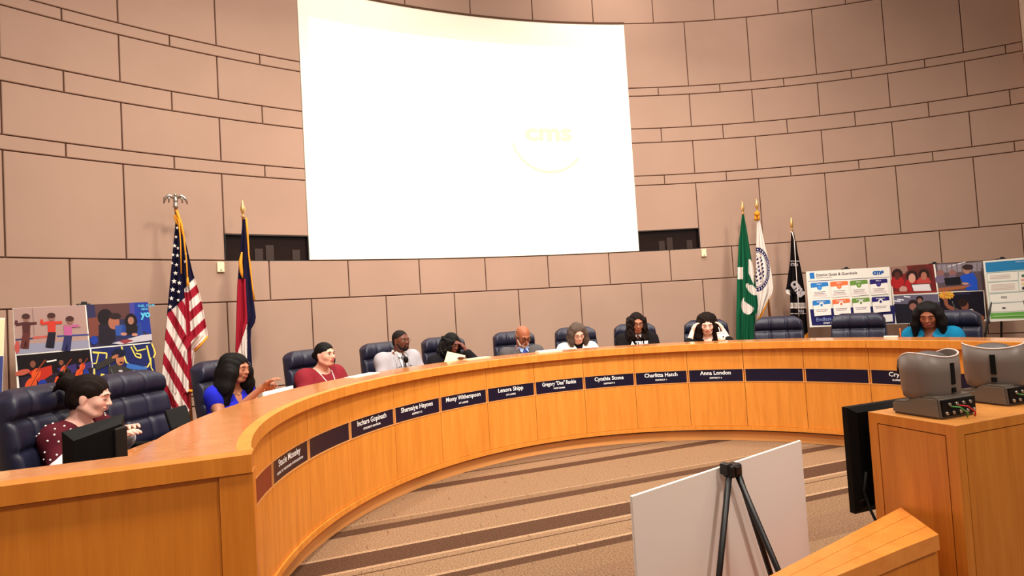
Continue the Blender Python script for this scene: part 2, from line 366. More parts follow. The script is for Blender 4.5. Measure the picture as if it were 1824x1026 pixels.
for a0, a1 in zip(js, js[1:]):
    g = .006/RF
    arc_prism(bm, RF-.003, RF+.01, .5455, .5525, a0, a1, 10)
    arc_prism(bm, RF-.003, RF+.01, .6655, .6705, a0, a1, 10)
    arc_prism(bm, RF-.003, RF+.01, .5525, .6655, a0+.0022, a0+g+.0022, 1); arc_prism(bm, RF-.003, RF+.01, .5525, .6655, a1-g-.0022, a1-.0022, 1)
child('nameplate_rail', bm, M_TRIM, dais)
bm = bmesh.new(); arc_prism(bm, RF-.012, RF+.03, .105, .139, -A_END, A_END, 90); child('base_trim', bm, M_FRONT, dais)
bm = bmesh.new(); arc_prism(bm, RF+.036, RF+.065, 0, .084, -A_END, A_END, 90); child('kick_board', bm, M_TRIM, dais)
# ledge: nosing + top
bm = bmesh.new()
thick = [dj(i) for i in (-7, -5, -3, 0, 2, 4)]
segs = [-A_END]+thick+[A_END]
for a0, a1 in zip(segs, segs[1:]): arc_prism(bm, RE, RE+.05, ZU, ZT, a0+.0007, a1-.0007, max(6, int((a1-a0)/.04)))
for v in bm.verts: v.co.y = max(v.co.y, DPt(RE, A_END, 0).y+.0502)
child('ledge_nosing', bm, M_FRONT, dais)
bm = bmesh.new()
arc_prism(bm, RE+.0505, RB, ZT-.045, ZT-.0005, -A_END, A_END, 90)
arc_prism(bm, RB-.03, RB-.001, .76, ZT-.046, -A_END, A_END, 90)
YE = DPt(RE, A_END, 0).y+.2165
for v in bm.verts: v.co.y = max(v.co.y, YE)        # the arc ledge butts straight against the end wings
child('ledge_top', bm, M_LEDGE, dais)
bm = bmesh.new(); arc_prism(bm, RB-.0, 3.22, .715, .745, -1.6, 1.6, 80); child('work_surface', bm, M_LEDGE, dais)
for k in range(-7, 8, 2):
    a = (k+.5)*DP
    bm = bmesh.new(); arc_prism(bm, RF+.12, 3.12, 0, .714, a-.004, a+.004, 1); child('divider_panel', bm, M_FRONT, dais)
# straight end wings
for s in (-1, 1):
    c = DPt(RE, A_END*s, 0); cx, cy = c.x, c.y
    bm = bmesh.new()
    x0, x1 = (cx+s*.105, cx+s*2.6)
    lo, hi = min(x0, x1), max(x0, x1)
    box(bm, lo, hi, cy-.014, cy+.05, .0, ZU-.006)
    child('end_panel', bm, M_WING, dais)
    bm = bmesh.new()
    box(bm, lo, hi, cy+.05, cy+.12, .0, ZU); child('end_carcass', bm, M_GROOVE, dais)
    bm = bmesh.new()
    nx0, nx1 = cx-s*.0, cx+s*2.6
    box(bm, min(nx0, nx1), max(nx0, nx1), cy-.034, cy+.05, ZU, ZT)
    box(bm, min(cx-s*.002, cx+s*.102), max(cx-s*.002, cx+s*.102), cy-.026, cy+.06, 0, ZU)
    child('end_nosing', bm, M_WING, dais)
    bm = bmesh.new(); a = cx+s*.05; b_ = cx+s*2.6
    box(bm, min(a, b_), max(a, b_), cy+.0505, cy+.215, ZT-.045, ZT-.0005); child('end_ledge', bm, M_LEDGE, dais)
    bm = bmesh.new(); a = cx+s*.48; box(bm, min(a, b_), max(a, b_), cy+.216, cy+.75, .715, .745); child('end_work_surface', bm, M_LEDGE, dais)
# nameplates
def nameplate(i, name, title, label, m=None, x_shift=0, cat='nameplate', nm=None, g=None, tsize=.031):
    a0, a1 = dj(i)+.0058, dj(i+1)-.0058; am = (a0+a1)/2
    if i == -9: a0 = -A_END+.02
    am = (a0+a1)/2
    t = thing('nameplate', label, cat, DPt(RF+.004, am, .609), -am, g)
    bm = bmesh.new(); arc_prism(bm, RF+.002, RF+.0075, .5535, .6645, a0, a1, 10); child('plate', bm, m or M_NAVY, t)
    if name:
        bm = bmesh.new(); R = RF+.001
        add_text(bm, name, .050, lambda x, y: DPt(R, am+(x+x_shift)/RF, .618+y), .016, sx=min(1, .40/ (len(name)*.0265)) if len(name) > 15 else 1)
        child('name_lettering', bm, M_WHITE, t); bm = bmesh.new()
        add_text(bm, title, .019 if len(title) < 20 else .0172, lambda x, y: DPt(R, am+(x+x_shift)/RF, .582+y), .03, sx=1.15)
        child('title_lettering', bm, M_WHITE, t)
NP = 'nameplates along the dais front'
nameplate(-9, None, None, 'blank brick-red nameplate at the far left end of the dais front', M_RED_PLATE, g=NP)
nameplate(-8, 'Stacie Moseley', 'CLERK TO THE BOARD OF EDUCATION', 'navy nameplate with a name and the line clerk to the board', g=NP)
nameplate(-7, None, None, 'blank navy nameplate between the clerk and student advisor plates', g=NP)
nameplate(-6, 'Inchara Gopinath', 'STUDENT ADVISOR', 'navy nameplate with a name and the line student advisor', g=NP)
nameplate(-5, 'Shamaiye Haynes', 'DISTRICT 3', 'navy nameplate directly right of the student advisor plate', g=NP)
nameplate(-4, 'Monty Witherspoon', 'AT LARGE', 'navy at large nameplate, two plates right of the student advisor one', g=NP)
nameplate(-3, 'Lenora Shipp', 'AT LARGE', 'navy at large nameplate directly left of the vice chair plate', g=NP)
nameplate(-2, 'Gregory "Dee" Rankin', 'VICE CHAIR', 'navy nameplate with a name and the line vice chair', g=NP)
nameplate(-1, 'Cynthia Stone', 'DISTRICT 5', 'navy nameplate directly right of the vice chair plate', g=NP)
nameplate(0, 'Charlitta Hatch', 'DISTRICT 1', 'navy district plate, middle one of three between the vice chair plate and the blanks', g=NP)
nameplate(1, 'Anna London', 'DISTRICT 6', 'navy lettered nameplate directly left of the two blank navy plates', g=NP)
nameplate(2, None, None, 'blank navy nameplate, left one of the two adjoining blank plates', g=NP)
nameplate(3, None, None, 'blank navy nameplate, right one of the two adjoining blank plates', g=NP)
nameplate(4, 'Crystal Hill', 'SUPERINTENDENT', 'navy lettered nameplate partly hidden by the left grey video camera', g=NP)
nameplate(5, 'Anna', 'DEPUTY', 'navy nameplate with the word deputy seen between the two video cameras', x_shift=.02, g=NP)
# ================================================================= organic shapes: blended distance fields -> one continuous mesh
class Field:
    def __init__(s, lo, hi, h):
        s.lo = np.array(lo, float); s.h = h
        s.n = np.maximum(4, np.ceil((np.array(hi)-s.lo)/h).astype(int)+1)
        s.D = np.full(s.n, .25, np.float32)
    def _win(s, lo, hi):
        a = np.clip(np.floor((np.array(lo)-s.lo)/s.h).astype(int), 0, s.n-1); b = np.clip(np.ceil((np.array(hi)-s.lo)/s.h).astype(int)+1, 1, s.n)
        if np.any(b <= a): return None, None
        g = [np.arange(a[i], b[i])*s.h+s.lo[i] for i in range(3)]
        X = np.stack(np.meshgrid(*g, indexing='ij'), -1).astype(np.float32)
        return tuple(slice(a[i], b[i]) for i in range(3)), X
    def _put(s, sl, d, k, sub=False):
        c = s.D[sl]
        if sub: d = -d; hh = np.clip(.5-.5*(d-c)/k, 0, 1) if k else None; 
        if sub:
            r = np.maximum(c, d) if not k else c*hh+d*(1-hh)+k*hh*(1-hh)
        else:
            if k:
                hh = np.clip(.5+.5*(d-c)/k, 0, 1); r = d*(1-hh)+c*hh-k*hh*(1-hh)
            else: r = np.minimum(c, d)
        s.D[sl] = r
    def cap(s, p0, p1, r0, r1=None, k=.02, sub=False):
        r1 = r0 if r1 is None else r1; p0, p1 = np.array(p0, float), np.array(p1, float); m = max(r0, r1)+k+.03
        sl, X = s._win(np.minimum(p0, p1)-m, np.maximum(p0, p1)+m)
        if sl is None: return
        ab = p1-p0; t = np.clip(((X-p0)@ab)/(ab@ab+1e-9), 0, 1)
        d = np.linalg.norm(X-p0-t[..., None]*ab, axis=-1)-(r0+(r1-r0)*t)
        s._put(sl, d.astype(np.float32), k, sub)
    def ell(s, c, r, k=.02, R=None, sub=False):
        c = np.array(c, float); r = np.array(r, float); m = r.max()+k+.03
        sl, X = s._win(c-m, c+m)
        if sl is None: return
        P = X-c
        if R is not None: P = P@np.array(R)
        k0 = np.linalg.norm(P/r, axis=-1); k1 = np.linalg.norm(P/(r*r), axis=-1)+1e-6
        s._put(sl, (k0*(k0-1)/k1).astype(np.float32), k, sub)
    def chain(s, pts, rs, k=.02):
        rs = rs if isinstance(rs, (list, tuple)) else [rs]*len(pts)
        for i in range(len(pts)-1): s.cap(pts[i], pts[i+1], rs[i], rs[i+1], k)
    def plane_cut(s, p, n):
        """remove everything on the side n points to"""
        g = [np.arange(s.n[i])*s.h+s.lo[i] for i in range(3)]
        X = np.stack(np.meshgrid(*g, indexing='ij'), -1)
        s.D = np.maximum(s.D, ((X-np.array(p))@(np.array(n)/np.linalg.norm(n))).astype(np.float32))
    def ripple(s, amp, fx, fy, fz, ph=0):
        g = [np.arange(s.n[i])*s.h+s.lo[i] for i in range(3)]
        X, Y, Z = np.meshgrid(*g, indexing='ij')
        s.D += (amp*np.sin(X*fx+ph+2*np.sin(Z*fz*.4))*np.cos(Y*fy+ph)*np.sin(Z*fz+1.3*np.sin(X*fx*.5))).astype(np.float32)
    def mesh(s):
        D = s.D.copy(); D[0] = D[-1] = 1; D[:, 0] = D[:, -1] = 1; D[:, :, 0] = D[:, :, -1] = 1
        ins = D < 0; nx, ny, nz = [v-1 for v in D.shape]
        corners = [(i, j, k) for i in (0, 1) for j in (0, 1) for k in (0, 1)]
        cnt = sum(ins[i:i+nx, j:j+ny, k:k+nz].astype(np.int8) for i, j, k in corners)
        cell = (cnt > 0) & (cnt < 8); idx = np.full(cell.shape, -1, np.int64); C = np.argwhere(cell); idx[cell] = np.arange(len(C))
        acc = np.zeros((len(C), 3)); num = np.zeros(len(C))
        for a in range(8):
            for b in range(a+1, 8):
                ca, cb = corners[a], corners[b]
                if sum(x != y for x, y in zip(ca, cb)) != 1: continue
                da = D[C[:, 0]+ca[0], C[:, 1]+ca[1], C[:, 2]+ca[2]]; db = D[C[:, 0]+cb[0], C[:, 1]+cb[1], C[:, 2]+cb[2]]
                m = (da < 0) != (db < 0); t = np.where(m, da/(da-db+1e-12), 0)
                p = np.array(ca)+(np.array(cb)-np.array(ca))*t[:, None]
                acc += p*m[:, None]; num += m
        V = (C+acc/num[:, None])*s.h+s.lo
        Q = []
        for ax in range(3):
            sh = [slice(1, -1)]*3; sl0 = list(sh); sl1 = list(sh); sl0[ax] = slice(0, -1); sl1[ax] = slice(1, None)
            A, B = ins[tuple(sl0)], ins[tuple(sl1)]; ch = np.argwhere(A != B)
            if not len(ch): continue
            P = ch+1; P[:, ax] -= 1
            flip = A[tuple(ch.T)]
            u, v = [(1, 2), (2, 0), (0, 1)][ax]
            du = np.zeros(3, int); du[u] = 1; dv = np.zeros(3, int); dv[v] = 1
            q = np.stack([idx[tuple((P-du-dv).T)], idx[tuple((P-dv).T)], idx[tuple(P.T)], idx[tuple((P-du).T)]], 1)
            q[~flip] = q[~flip][:, ::-1]; Q.append(q)
        Q = np.concatenate(Q); Q = Q[(Q >= 0).all(1)]
        return V, Q
def mesh_np(name, V, Q, m, parent=None, extra=None, sm=1):
    # light Laplacian smoothing keeps the surface even
    for _ in range(sm):
        E = np.concatenate([Q[:, [0, 1]], Q[:, [1, 2]], Q[:, [2, 3]], Q[:, [3, 0]]])
        a = np.zeros_like(V); n = np.zeros(len(V))
        np.add.at(a, E[:, 0], V[E[:, 1]]); np.add.at(a, E[:, 1], V[E[:, 0]]); np.add.at(n, E[:, 0], 1); np.add.at(n, E[:, 1], 1)
        V = V*.5+.5*a/np.maximum(n, 1)[:, None]
    me = bpy.data.meshes.new(name); me.vertices.add(len(V)); me.vertices.foreach_set('co', V.ravel())
    me.loops.add(Q.size); me.loops.foreach_set('vertex_index', Q.ravel().astype(np.int32))
    me.polygons.add(len(Q)); me.polygons.foreach_set('loop_start', np.arange(0, Q.size, 4, dtype=np.int32)); me.polygons.foreach_set('loop_total', np.full(len(Q), 4, np.int32))
    me.update(calc_edges=True); me.validate(); me.shade_smooth()
    if extra is not None:
        bm = bmesh.new(); bm.from_mesh(me); extra(bm); bm.to_mesh(me); bm.free()
    return link(name, me, m, parent)
# ----------------------------------------------------------------- people (seated; local frame: +Y forward, z up, origin on the floor below the hips)
def cyl_pt(x, y, R, c=(0, WCY)):
    d = ray(x, y); o2 = Vector((CAM.x-c[0], CAM.y-c[1])); dd = Vector((d.x, d.y))
    a = dd.dot(dd); b2 = 2*o2.dot(dd); cc = o2.dot(o2)-R*R; tt = (-b2+math.sqrt(b2*b2-4*a*cc))/(2*a); return CAM+d*tt
def R3(yaw, pitch, roll=0):
    return (Matrix.Rotation(yaw, 3, 'Z') @ Matrix.Rotation(-pitch, 3, 'X') @ Matrix.Rotation(roll, 3, 'Y'))
def hand_pts(w, d, up, side):
    """wrist w, pointing direction d, back-of-hand normal up, side = thumb side; returns finger chains"""
    d, up = Vector(d).normalized(), Vector(up).normalized(); up = (up-d*up.dot(d)).normalized(); sd = d.cross(up)*side
    return Vector(w), d, up, sd
def add_hand(F, w, d, up, side, curl=.5, k=.004, sc_=1.0):
    w, d, up, sd = hand_pts(w, d, up, side)
    for t in (-1, -.33, .33, 1): F.cap(w+d*.012, w+(d*.078+sd*t*.026)*sc_, .015, .0125, .012)
    L = (.062, .075, .080, .070)
    for i, t in enumerate((-1, -.33, .33, 1)):
        l = L[i]*sc_; b = w+(d*.082+sd*t*.0285)*sc_; sp_ = (d+sd*t*.13).normalized(); c = curl
        p1 = b+(sp_*math.cos(c*.5)-up*math.sin(c*.5))*l*.45; p2 = p1+(sp_*math.cos(c*1.2)-up*math.sin(c*1.2))*l*.32; p3 = p2+(sp_*math.cos(c*1.7)-up*math.sin(c*1.7))*l*.25
        F.cap(b-d*.01, p1, .0098, .0088, k); F.cap(p1, p2, .0086, .008, k); F.cap(p2, p3, .0078, .0068, k)
    b = w+(d*.025+sd*.028)*sc_; p1 = b+(d*.5+sd*.75-up*.25).normalized()*.04*sc_; p2 = p1+(d*.85+sd*.35-up*.3).normalized()*.032*sc_
    F.cap(w+d*.015+sd*.01, b, .016, .0135, .01); F.cap(b, p1, .0135, .0105, k); F.cap(p1, p2, .0102, .0082, k)
class Pose: pass
def seat_at(px, py, rh=3.38):
    """angle round the dais and crown height of a head seen at (px, py), seated rh metres from the dais centre"""
    q = cyl_pt(px, py, rh, (0, 0)); return math.atan2(q.x, q.y), q.z
def make_pose(crown=1.15, lean=.06, hx=0, yaw=0, pitch=.1, roll=0, sh=.175, bulk=1.0, arms=None, head=1.0):
    p = Pose(); p.bulk = bulk; p.sh = sh; p.hs = head
    sh *= .86; bulk *= .92; p.sh = sh; p.bulk = bulk; p.R = R3(yaw, pitch, roll); p.neckdir = p.R @ Vector((0, -.018, -.085))
    p.HC = Vector((hx, lean+.03, crown-.122*head*max(.85, math.cos(pitch))-.012*math.sin(pitch)))
    p.N = Vector((hx*.8, lean-.045, crown-.272*head+.015*math.sin(pitch)))
    p.hip = Vector((0, -.02, .56)); zs = p.N.z-.050
    p.shl = [Vector((p.N.x+s*sh, p.N.y-.0, zs)) for s in (-1, 1)]
    arms = arms or {}
    p.el = []; p.wr = []
    for i, s in enumerate((-1, 1)):
        e, w = arms.get(s, ((s*(sh+.07), lean+.10, .80), (s*.13, lean+.30, .785)))
        if abs(e[0]) > .2: e = (e[0]*.90, e[1], e[2] if e[1] > .22 else .67)
        p.el.append(Vector(e)); p.wr.append(Vector(w))
    p.hand = {s: arms.get(('hand', s), (None, (0, 0, 1))) for s in (-1, 1)}
    return p
def trunk(F, p, g=0.0, chest=0.0, belly=0.0, k=.05):
    b = p.bulk; N = p.N; hip = p.hip
    F.ell(hip, (.165*b+g, .125*b+g, .12+g), k)
    mid = hip.lerp(N, .42); F.ell(mid, (.138*b+g, .105*b+belly+g, .17+g), k)
    ch = Vector((N.x, N.y+.01, N.z-.165)); F.ell(ch, (.155*b+g, .108*b+g, .165+g), k)
    if chest: 
        for s in (-1, 1): F.ell((ch.x+s*.068, ch.y+.075, ch.z-.03), (.062+g, .05+g, .06+g), .03)
    for s, i in ((-1, 0), (1, 1)):
        q = p.shl[i]; F.cap((N.x+s*.04, N.y-.01, N.z-.02), q, .048+g*.5, .044*b**.5+g, k*.8)
        F.cap(q, (N.x+s*.10, N.y, N.z-.20), .06+g, .07+g, k)
def arm(F, p, i, g=0.0, upto=1.0, k=.045):
    a, e, w = p.shl[i], p.el[i], p.wr[i]; b = p.bulk**.7
    if upto <= .5:
        F.cap(a, a.lerp(e, upto*2), .046*b+g, .042*b+g, k); return
    F.cap(a, e, .045*b+g, .038*b+g, k)
    w2 = e.lerp(w, (upto-.5)*2); F.cap(e, w2, .041*b+g, (.041-.015*(upto-.5)*2)*b+g, k)
def legs(F, p, g=0.0, k=.04):
    for s in (-1, 1):
        h = Vector((s*.09, .02, .53)); kn = Vector((s*.12, .43, .50)); an = Vector((s*.12, .42, .09))
        F.cap(h, kn, .082*p.bulk+g, .058+g, k); F.cap(kn, an, .055+g, .038+g, .03)
def head(F, p, big=1.0, jaw=1.0, masc=False):
    R, C, q = p.R, p.HC, p.hs
    T = lambda v: C+R @ (Vector(v)*q)
    Rm = np.array(R)
    F.ell(T((0, -.014, .036)), Vector((.075, .094, .083))*q, .02, Rm)
    F.ell(T((0, .022, -.02)), Vector((.061*jaw, .070, .082))*q, .03, Rm)
    F.ell(T((0, .052, -.088)), Vector((.030*jaw, .028, .022))*q, .028, Rm)
    for s in (-1, 1):
        F.ell(T((s*.036, .062, -.022)), Vector((.024, .022, .024))*q, .02, Rm)
        F.cap(T((s*.010, .088, .026)), T((s*.044, .074, .024)), .009*q, .008*q, .012)
        F.ell(T((s*.031, .093, .006)), Vector((.015, .010, .011))*q, .008, Rm, sub=True)
        F.ell(T((s*.030, .074, .004)), Vector((.014, .013, .012))*q, .004, Rm)
        F.ell(T((s*.077, -.008, -.006)), Vector((.009, .019, .031))*q, .006, Rm)
        F.cap(T((s*.060, -.005, -.055)), T((s*.030*jaw, .045, -.090)), .016*q, .013*q, .025)
    F.cap(T((0, .086, .018)), T((0, .104, -.022)), .0075*q, .0115*q, .008)
    F.ell(T((0, .108, -.027)), Vector((.0125, .011, .0095))*q, .005, Rm)
    for s in (-1, 1): F.ell(T((s*.012, .097, -.029)), Vector((.0075, .009, .007))*q, .004, Rm)
    F.ell(T((0, .086, -.056)), Vector((.026, .012, .014))*q, .012, Rm)
    nb = Vector((p.N.x, p.N.y-.0, p.N.z-.03)); F.cap(T((0, -.022, -.055)), nb, (.052 if not masc else .058)*q, .056 if not masc else .064, .03)
def face_extra(p, skin_i=0, lip=1, dark=2, white=3, look='down', smile=0, brow_t=.0032):
    R, C, q = p.R, p.HC, p.hs
    T = lambda v: C+R @ (Vector(v)*q)
    def f(bm):
        for s in (-1, 1):
            tube(bm, [T((s*.014, .0965, .0245)), T((s*.030, .0945, .030)), T((s*.047, .082, .024))], [brow_t*.7*q, brow_t*q, brow_t*.5*q], 6, dark)
            if look == 'down':
                tube(bm, [T((s*.017, .0895, .002)), T((s*.030, .0915, -.004)), T((s*.044, .082, -.001))], [.0012*q, .0028*q, .0016*q], 6, dark)
            else:
                ell(bm, T((s*.0305, .0785, .0045)), (.0125*q, .0105*q, .0072*q), white, R)
                ell(bm, T((s*.0305+.002, .0868, .0045)), (.0055*q, .004*q, .0058*q), dark, R)
                tube(bm, [T((s*.017, .0875, .009)), T((s*.030, .0912, .0125)), T((s*.044, .081, .008))], .0018*q, 6, dark)
        ell(bm, T((0, .0955, -.0505)), (.0215*q, .006*q, .0042*q), lip, R); ell(bm, T((0, .0955, -.0590)), (.019*q, .0068*q, .0052*q), lip, R)
        for s in (-1, 1): ell(bm, T((s*.023, .0895, -.0535+smile)), (.004*q, .003*q, .0022*q), dark, R)
    return f
def glasses(p, parent, m, shade=None, rw=.024, rh=.018, th=.0018):
    R, C, q = p.R, p.HC, p.hs; T = lambda v: C+R @ (Vector(v)*q)
    bm = bmesh.new()
    for s in (-1, 1):
        pts = [T((s*.033+rw*math.cos(a), .103-.004*abs(math.cos(a)), .002+rh*math.sin(a))) for a in [2*math.pi*k/18 for k in range(19)]]
        tube(bm, pts, th, 6, 0, False)
        tube(bm, [T((s*.057, .100, .008)), T((s*.074, .06, .008)), T((s*.082, .0, .005))], th*.9, 6)
    tube(bm, [T((-.010, .104, .006)), T((0, .108, .009)), T((.010, .104, .006))], th, 6)
    return obj('glasses', bm, m, parent)
def person(name_label, th, rho, pose, skin, hair_fn=None, wear=(), h=.0065, lips=None, look='down', smile=0, masc=False, jaw=1.0, extra_fn=None, group=None, chest=.0, dz=0, brow=.0032, hands_fn=None, cz=None):
    key = name_label.split()[0]+str(round(th, 2))
    rho += pose.HC.y
    t = thing('person', name_label, 'person', (rho*math.sin(th), rho*math.cos(th), 0), math.pi-th, group)
    F = Field((-.46, -.26, 0), (.46, .70, 1.42), h)
    p = pose
    trunk(F, p, 0, chest); legs(F, p)
    for s in (-1, 1): F.cap((s*.12, .41, .06), (s*.12, .52, .04), .045, .036, .02)
    for i in (0, 1): arm(F, p, i)
    for i, s in ((0, -1), (1, 1)):
        d, up = p.hand[s]; d = d or (p.wr[i]-p.el[i]); add_hand(F, p.wr[i]-Vector(d).normalized()*.01, d, up, -s if False else (-1 if s > 0 else 1), .55)
    head(F, p, jaw=jaw, masc=masc)
    V, Q = F.mesh()
    ms = mat('skin_'+key, skin, .5, .35, noise=.04, nscale=30)
    ml = mat('lips_'+key, lips or tuple(int(v*.78) if i else int(v*.92) for i, v in enumerate(skin)), .45)
    mesh_np('body', V, Q, [ms, ml, mat('brow_dark', (28, 18, 14), .7), mat('eye_white', (235, 230, 225), .3)], t, face_extra(p, look=look, smile=smile, brow_t=brow))
    for wfn in wear: wfn(t, p, h)
    if hair_fn: hair_fn(t, p)
    if extra_fn: extra_fn(t, p)
    return t
def garment(nm, m, g=.012, sleeve=.97, neck='round', hem=.50, cut=None, chest=0, label=None, rip=.003, with_hips=True, neck_r=.07, collar=None):
    def f(t, p, h):
        F = Field((-.46, -.26, .40), (.46, .62, p.N.z+.12), h)
        trunk(F, p, g, chest)
        for i in (0, 1): arm(F, p, i, g+.004, sleeve)
        N = p.N
        if neck != 'none':
            F.cap((N.x, N.y+.02, N.z+.005), (N.x, N.y+.03, N.z+.16), neck_r, .10, .006, sub=True)
        if neck == 'v':
            for q in range(5): F.ell((N.x, N.y+.115, N.z-.03-.022*q), (.052-.008*q, .075, .03), .005, sub=True)
        if cut: cut(F, p)
        F.ripple(rip, 38, 30, 26, len(nm))
        F.plane_cut((0, 0, hem), (0, 0, -1))
        if collar: collar(F, p)
        V, Q = F.mesh(); o = mesh_np(nm, V, Q, m, t)
        if label: o['label'] = label
    return f
def trousers(m, nm='trousers'):
    def f(t, p, h):
        F = Field((-.30, -.22, .02), (.30, .56, .72), .012); F.ell(p.hip, (.172*p.bulk, .135*p.bulk, .13), .04); legs(F, p, .012); V, Q = F.mesh(); mesh_np(nm, V, Q, m, t)
        bm = bmesh.new()
        for s in (-1, 1): ell(bm, (s*.12, .47, .045), (.05, .13, .045))
        obj('shoes', bm, M_BLACK, t)
    return f
def hair_field(p, pad=.12, low=.35, h=.006):
    C = p.HC; return Field((C.x-.20, C.y-.22, C.z-low), (C.x+.20, C.y+.20, C.z+.19), h)
def cap_hair(F, p, thick=.010, front=.055, zfront=.07, low=-.03, big=1.0):
    thick *= .75
    """skull cap of hair, cut away from the face"""
    R, C, q = p.R, p.HC, p.hs; T = lambda v: C+R @ (Vector(v)*q); Rm = np.array(R)
    F.ell(T((0, -.016, .037)), Vector((.077+thick, .096+thick, .085+thick))*q, .01, Rm)
    F.ell(T((0, -.045, -.02)), Vector((.066+thick, .06+thick, .06+thick))*q, .02, Rm)
    F.ell(T((0, .110, -.030)), Vector((.069, .088, zfront+.026))*q, .006, Rm, sub=True)
    F.ell(T((0, .062, -.075)), Vector((.074, .085, .06))*q, .006, Rm, sub=True)
def strands(F, amp=.003, f=190):
    g = [np.arange(F.n[i])*F.h+F.lo[i] for i in range(3)]
    X, Y, Z = np.meshgrid(*g, indexing='ij'); F.D += (amp*np.sin((X*1.0+Y*.6)*f+3*np.sin(Z*14))).astype(np.float32)
def hair_obj(F, m, t, nm='hair', sm=1):
    V, Q = F.mesh(); return mesh_np(nm, V, Q, m, t, sm=sm)
M_HBLACK = mat('black_hair', (12, 8, 7), .7, .18, noise=.3, nscale=60)
M_HBROWN = mat('dark_brown_hair', (24, 13, 9), .75, .15, noise=.35, nscale=60)
M_HGREY = mat('grey_brown_hair', (82, 68, 60), .7, .15, noise=.25, nscale=70)
M_HCROP = mat('cropped_hair', (26, 18, 16), .8, .2)
M_BEARDW = mat('white_beard', (206, 196, 186), .8, .1)
M_GL = mat('glasses_frame', (24, 14, 12), .3, .5)
M_GLM = mat('metal_glasses', (120, 90, 70), .3, .5, metal=.6)
M_TROUS = mat('dark_trousers', (28, 26, 34), .8)
def flow(F, p, pts, r, k=.02):
    R, C, q = p.R, p.HC, p.hs; T = lambda v: C+R @ (Vector(v)*q)
    F.chain([T(v) for v in pts], r, k)
# ----------------------------------------------------------------- executive chairs
def chair_back_bm():
    """tufted leather slab in local frame: sitter faces +Y, back surface at y<0; z from .46 to 1.09"""
    bm = bmesh.new(); W, Z0, Z1 = .255, .40, 1.09; nu, nv = 49, 70
    seams_u = [-.34, .34]; seams_v = [.10, .326, .55, .775]     # v fractions of the row seams (bottom to top)
    def prof(v):       # reclining spine with a rolled head cushion
        return -.02-.10*v-.03*v*v
    def front(u, v):
        d = .052
        for su in seams_u: d -= .020*math.exp(-(abs(u-su)/.05)**1.3)
        for sv in seams_v: d -= (.020 if sv < .76 else .034)*math.exp(-(abs(v-sv)/.026)**1.3)
        d += .022*math.exp(-((v-.90)/.09)**2)
        ed = min(1-abs(u), .12)/.12; d *= (1-(1-ed)**2)**.5 if ed < 1 else 1
        et = min(1-v, .07)/.07; d = d*((1-(1-et)**2)**.5 if et < 1 else 1)
        wing = .035*max(0, abs(u)-.55)**1.5/.3
        return d+wing
    def halfw(v):
        w = W*(.93+.07*math.sin(math.pi*min(1, v*1.05)))
        t = max(0, v-.93)/.07
        return w*(1-.16*t*t)
    G = []; B = []
    for j in range(nv+1):
        v = j/nv; z = Z0+(Z1-Z0)*v; r = []; b = []
        for i in range(nu+1):
            u = -1+2*i/nu; x = u*halfw(v); zz = z-.03*(max(0, abs(u)-.7)/.3)**2*(max(0, v-.85)/.15)
            y = prof(v)+front(u, v); r.append(bm.verts.new((x, y, zz)))
            ed = min(1-abs(u), .15)/.15; et = min(1-v, .08)/.08
            b.append(bm.verts.new((x, prof(v)-.055*(1-(1-ed)**2)**.5*((1-(1-et)**2)**.5 if et < 1 else 1), zz)))
        G.append(r); B.append(b)
    for j in range(nv):
        for i in range(nu):
            bm.faces.new((G[j][i+1], G[j][i], G[j+1][i], G[j+1][i+1])); bm.faces.new((B[j][i], B[j][i+1], B[j+1][i+1], B[j+1][i]))
        bm.faces.new((G[j][0], B[j][0], B[j+1][0], G[j+1][0])); bm.faces.new((B[j][nu], G[j][nu], G[j+1][nu], B[j+1][nu]))
    for i in range(nu):
        bm.faces.new((G[nv][i], B[nv][i], B[nv][i+1], G[nv][i+1])); bm.faces.new((G[0][i+1], B[0][i+1], B[0][i], G[0][i]))
    bmesh.ops.remove_doubles(bm, verts=bm.verts, dist=.0004); bmesh.ops.recalc_face_normals(bm, faces=bm.faces)
    return bm
def make_chair(label):
    t = thing('executive_chair', label, 'chair', group='executive chairs behind the dais')
    obj('backrest', chair_back_bm(), M_LEATHER, t, True)
    bm = bmesh.new(); box(bm, -.25, .25, -.02, .47, .40, .49, bev=.035)
    box(bm, -.22, .22, -.02, .42, .36, .41); obj('seat', bm, M_LEATHER, t, True)
    for s in (-1, 1):
        bm = bmesh.new(); box(bm, min(s*.255, s*.315), max(s*.255, s*.315), .0, .30, .655, .70, bev=.018)
        tube(bm, [(s*.285, .27, .66), (s*.285, .30, .55), (s*.24, .25, .42)], .016); tube(bm, [(s*.285, .02, .66), (s*.285, .0, .55), (s*.24, .05, .42)], .016)
        obj('armrest', bm, M_BLACK, t, False)
    bm = bmesh.new(); lathe(bm, [(.05, .34), (.03, .30), (.028, .12), (.05, .07)], 16, (0, .2, 0)); box(bm, -.09, .09, .11, .3, .33, .362); obj('gas_column', bm, M_BLACKM, t)
    bm = bmesh.new()
    for k in range(5):
        a = 2*math.pi*k/5+.3; c, s_ = math.cos(a), math.sin(a)
        tube(bm, [(.03*c, .2+.03*s_, .09), (.29*c, .2+.29*s_, .065)], [.024, .016]); 
    sb = obj('star_base', bm, M_BLACKM, t)
    for k in range(5):
        a = 2*math.pi*k/5+.3; bm = bmesh.new(); ell(bm, (.29*math.cos(a), .2+.29*math.sin(a), .031), (.022, .022, .03)); obj('caster', bm, M_BLACK, sb)
    return t
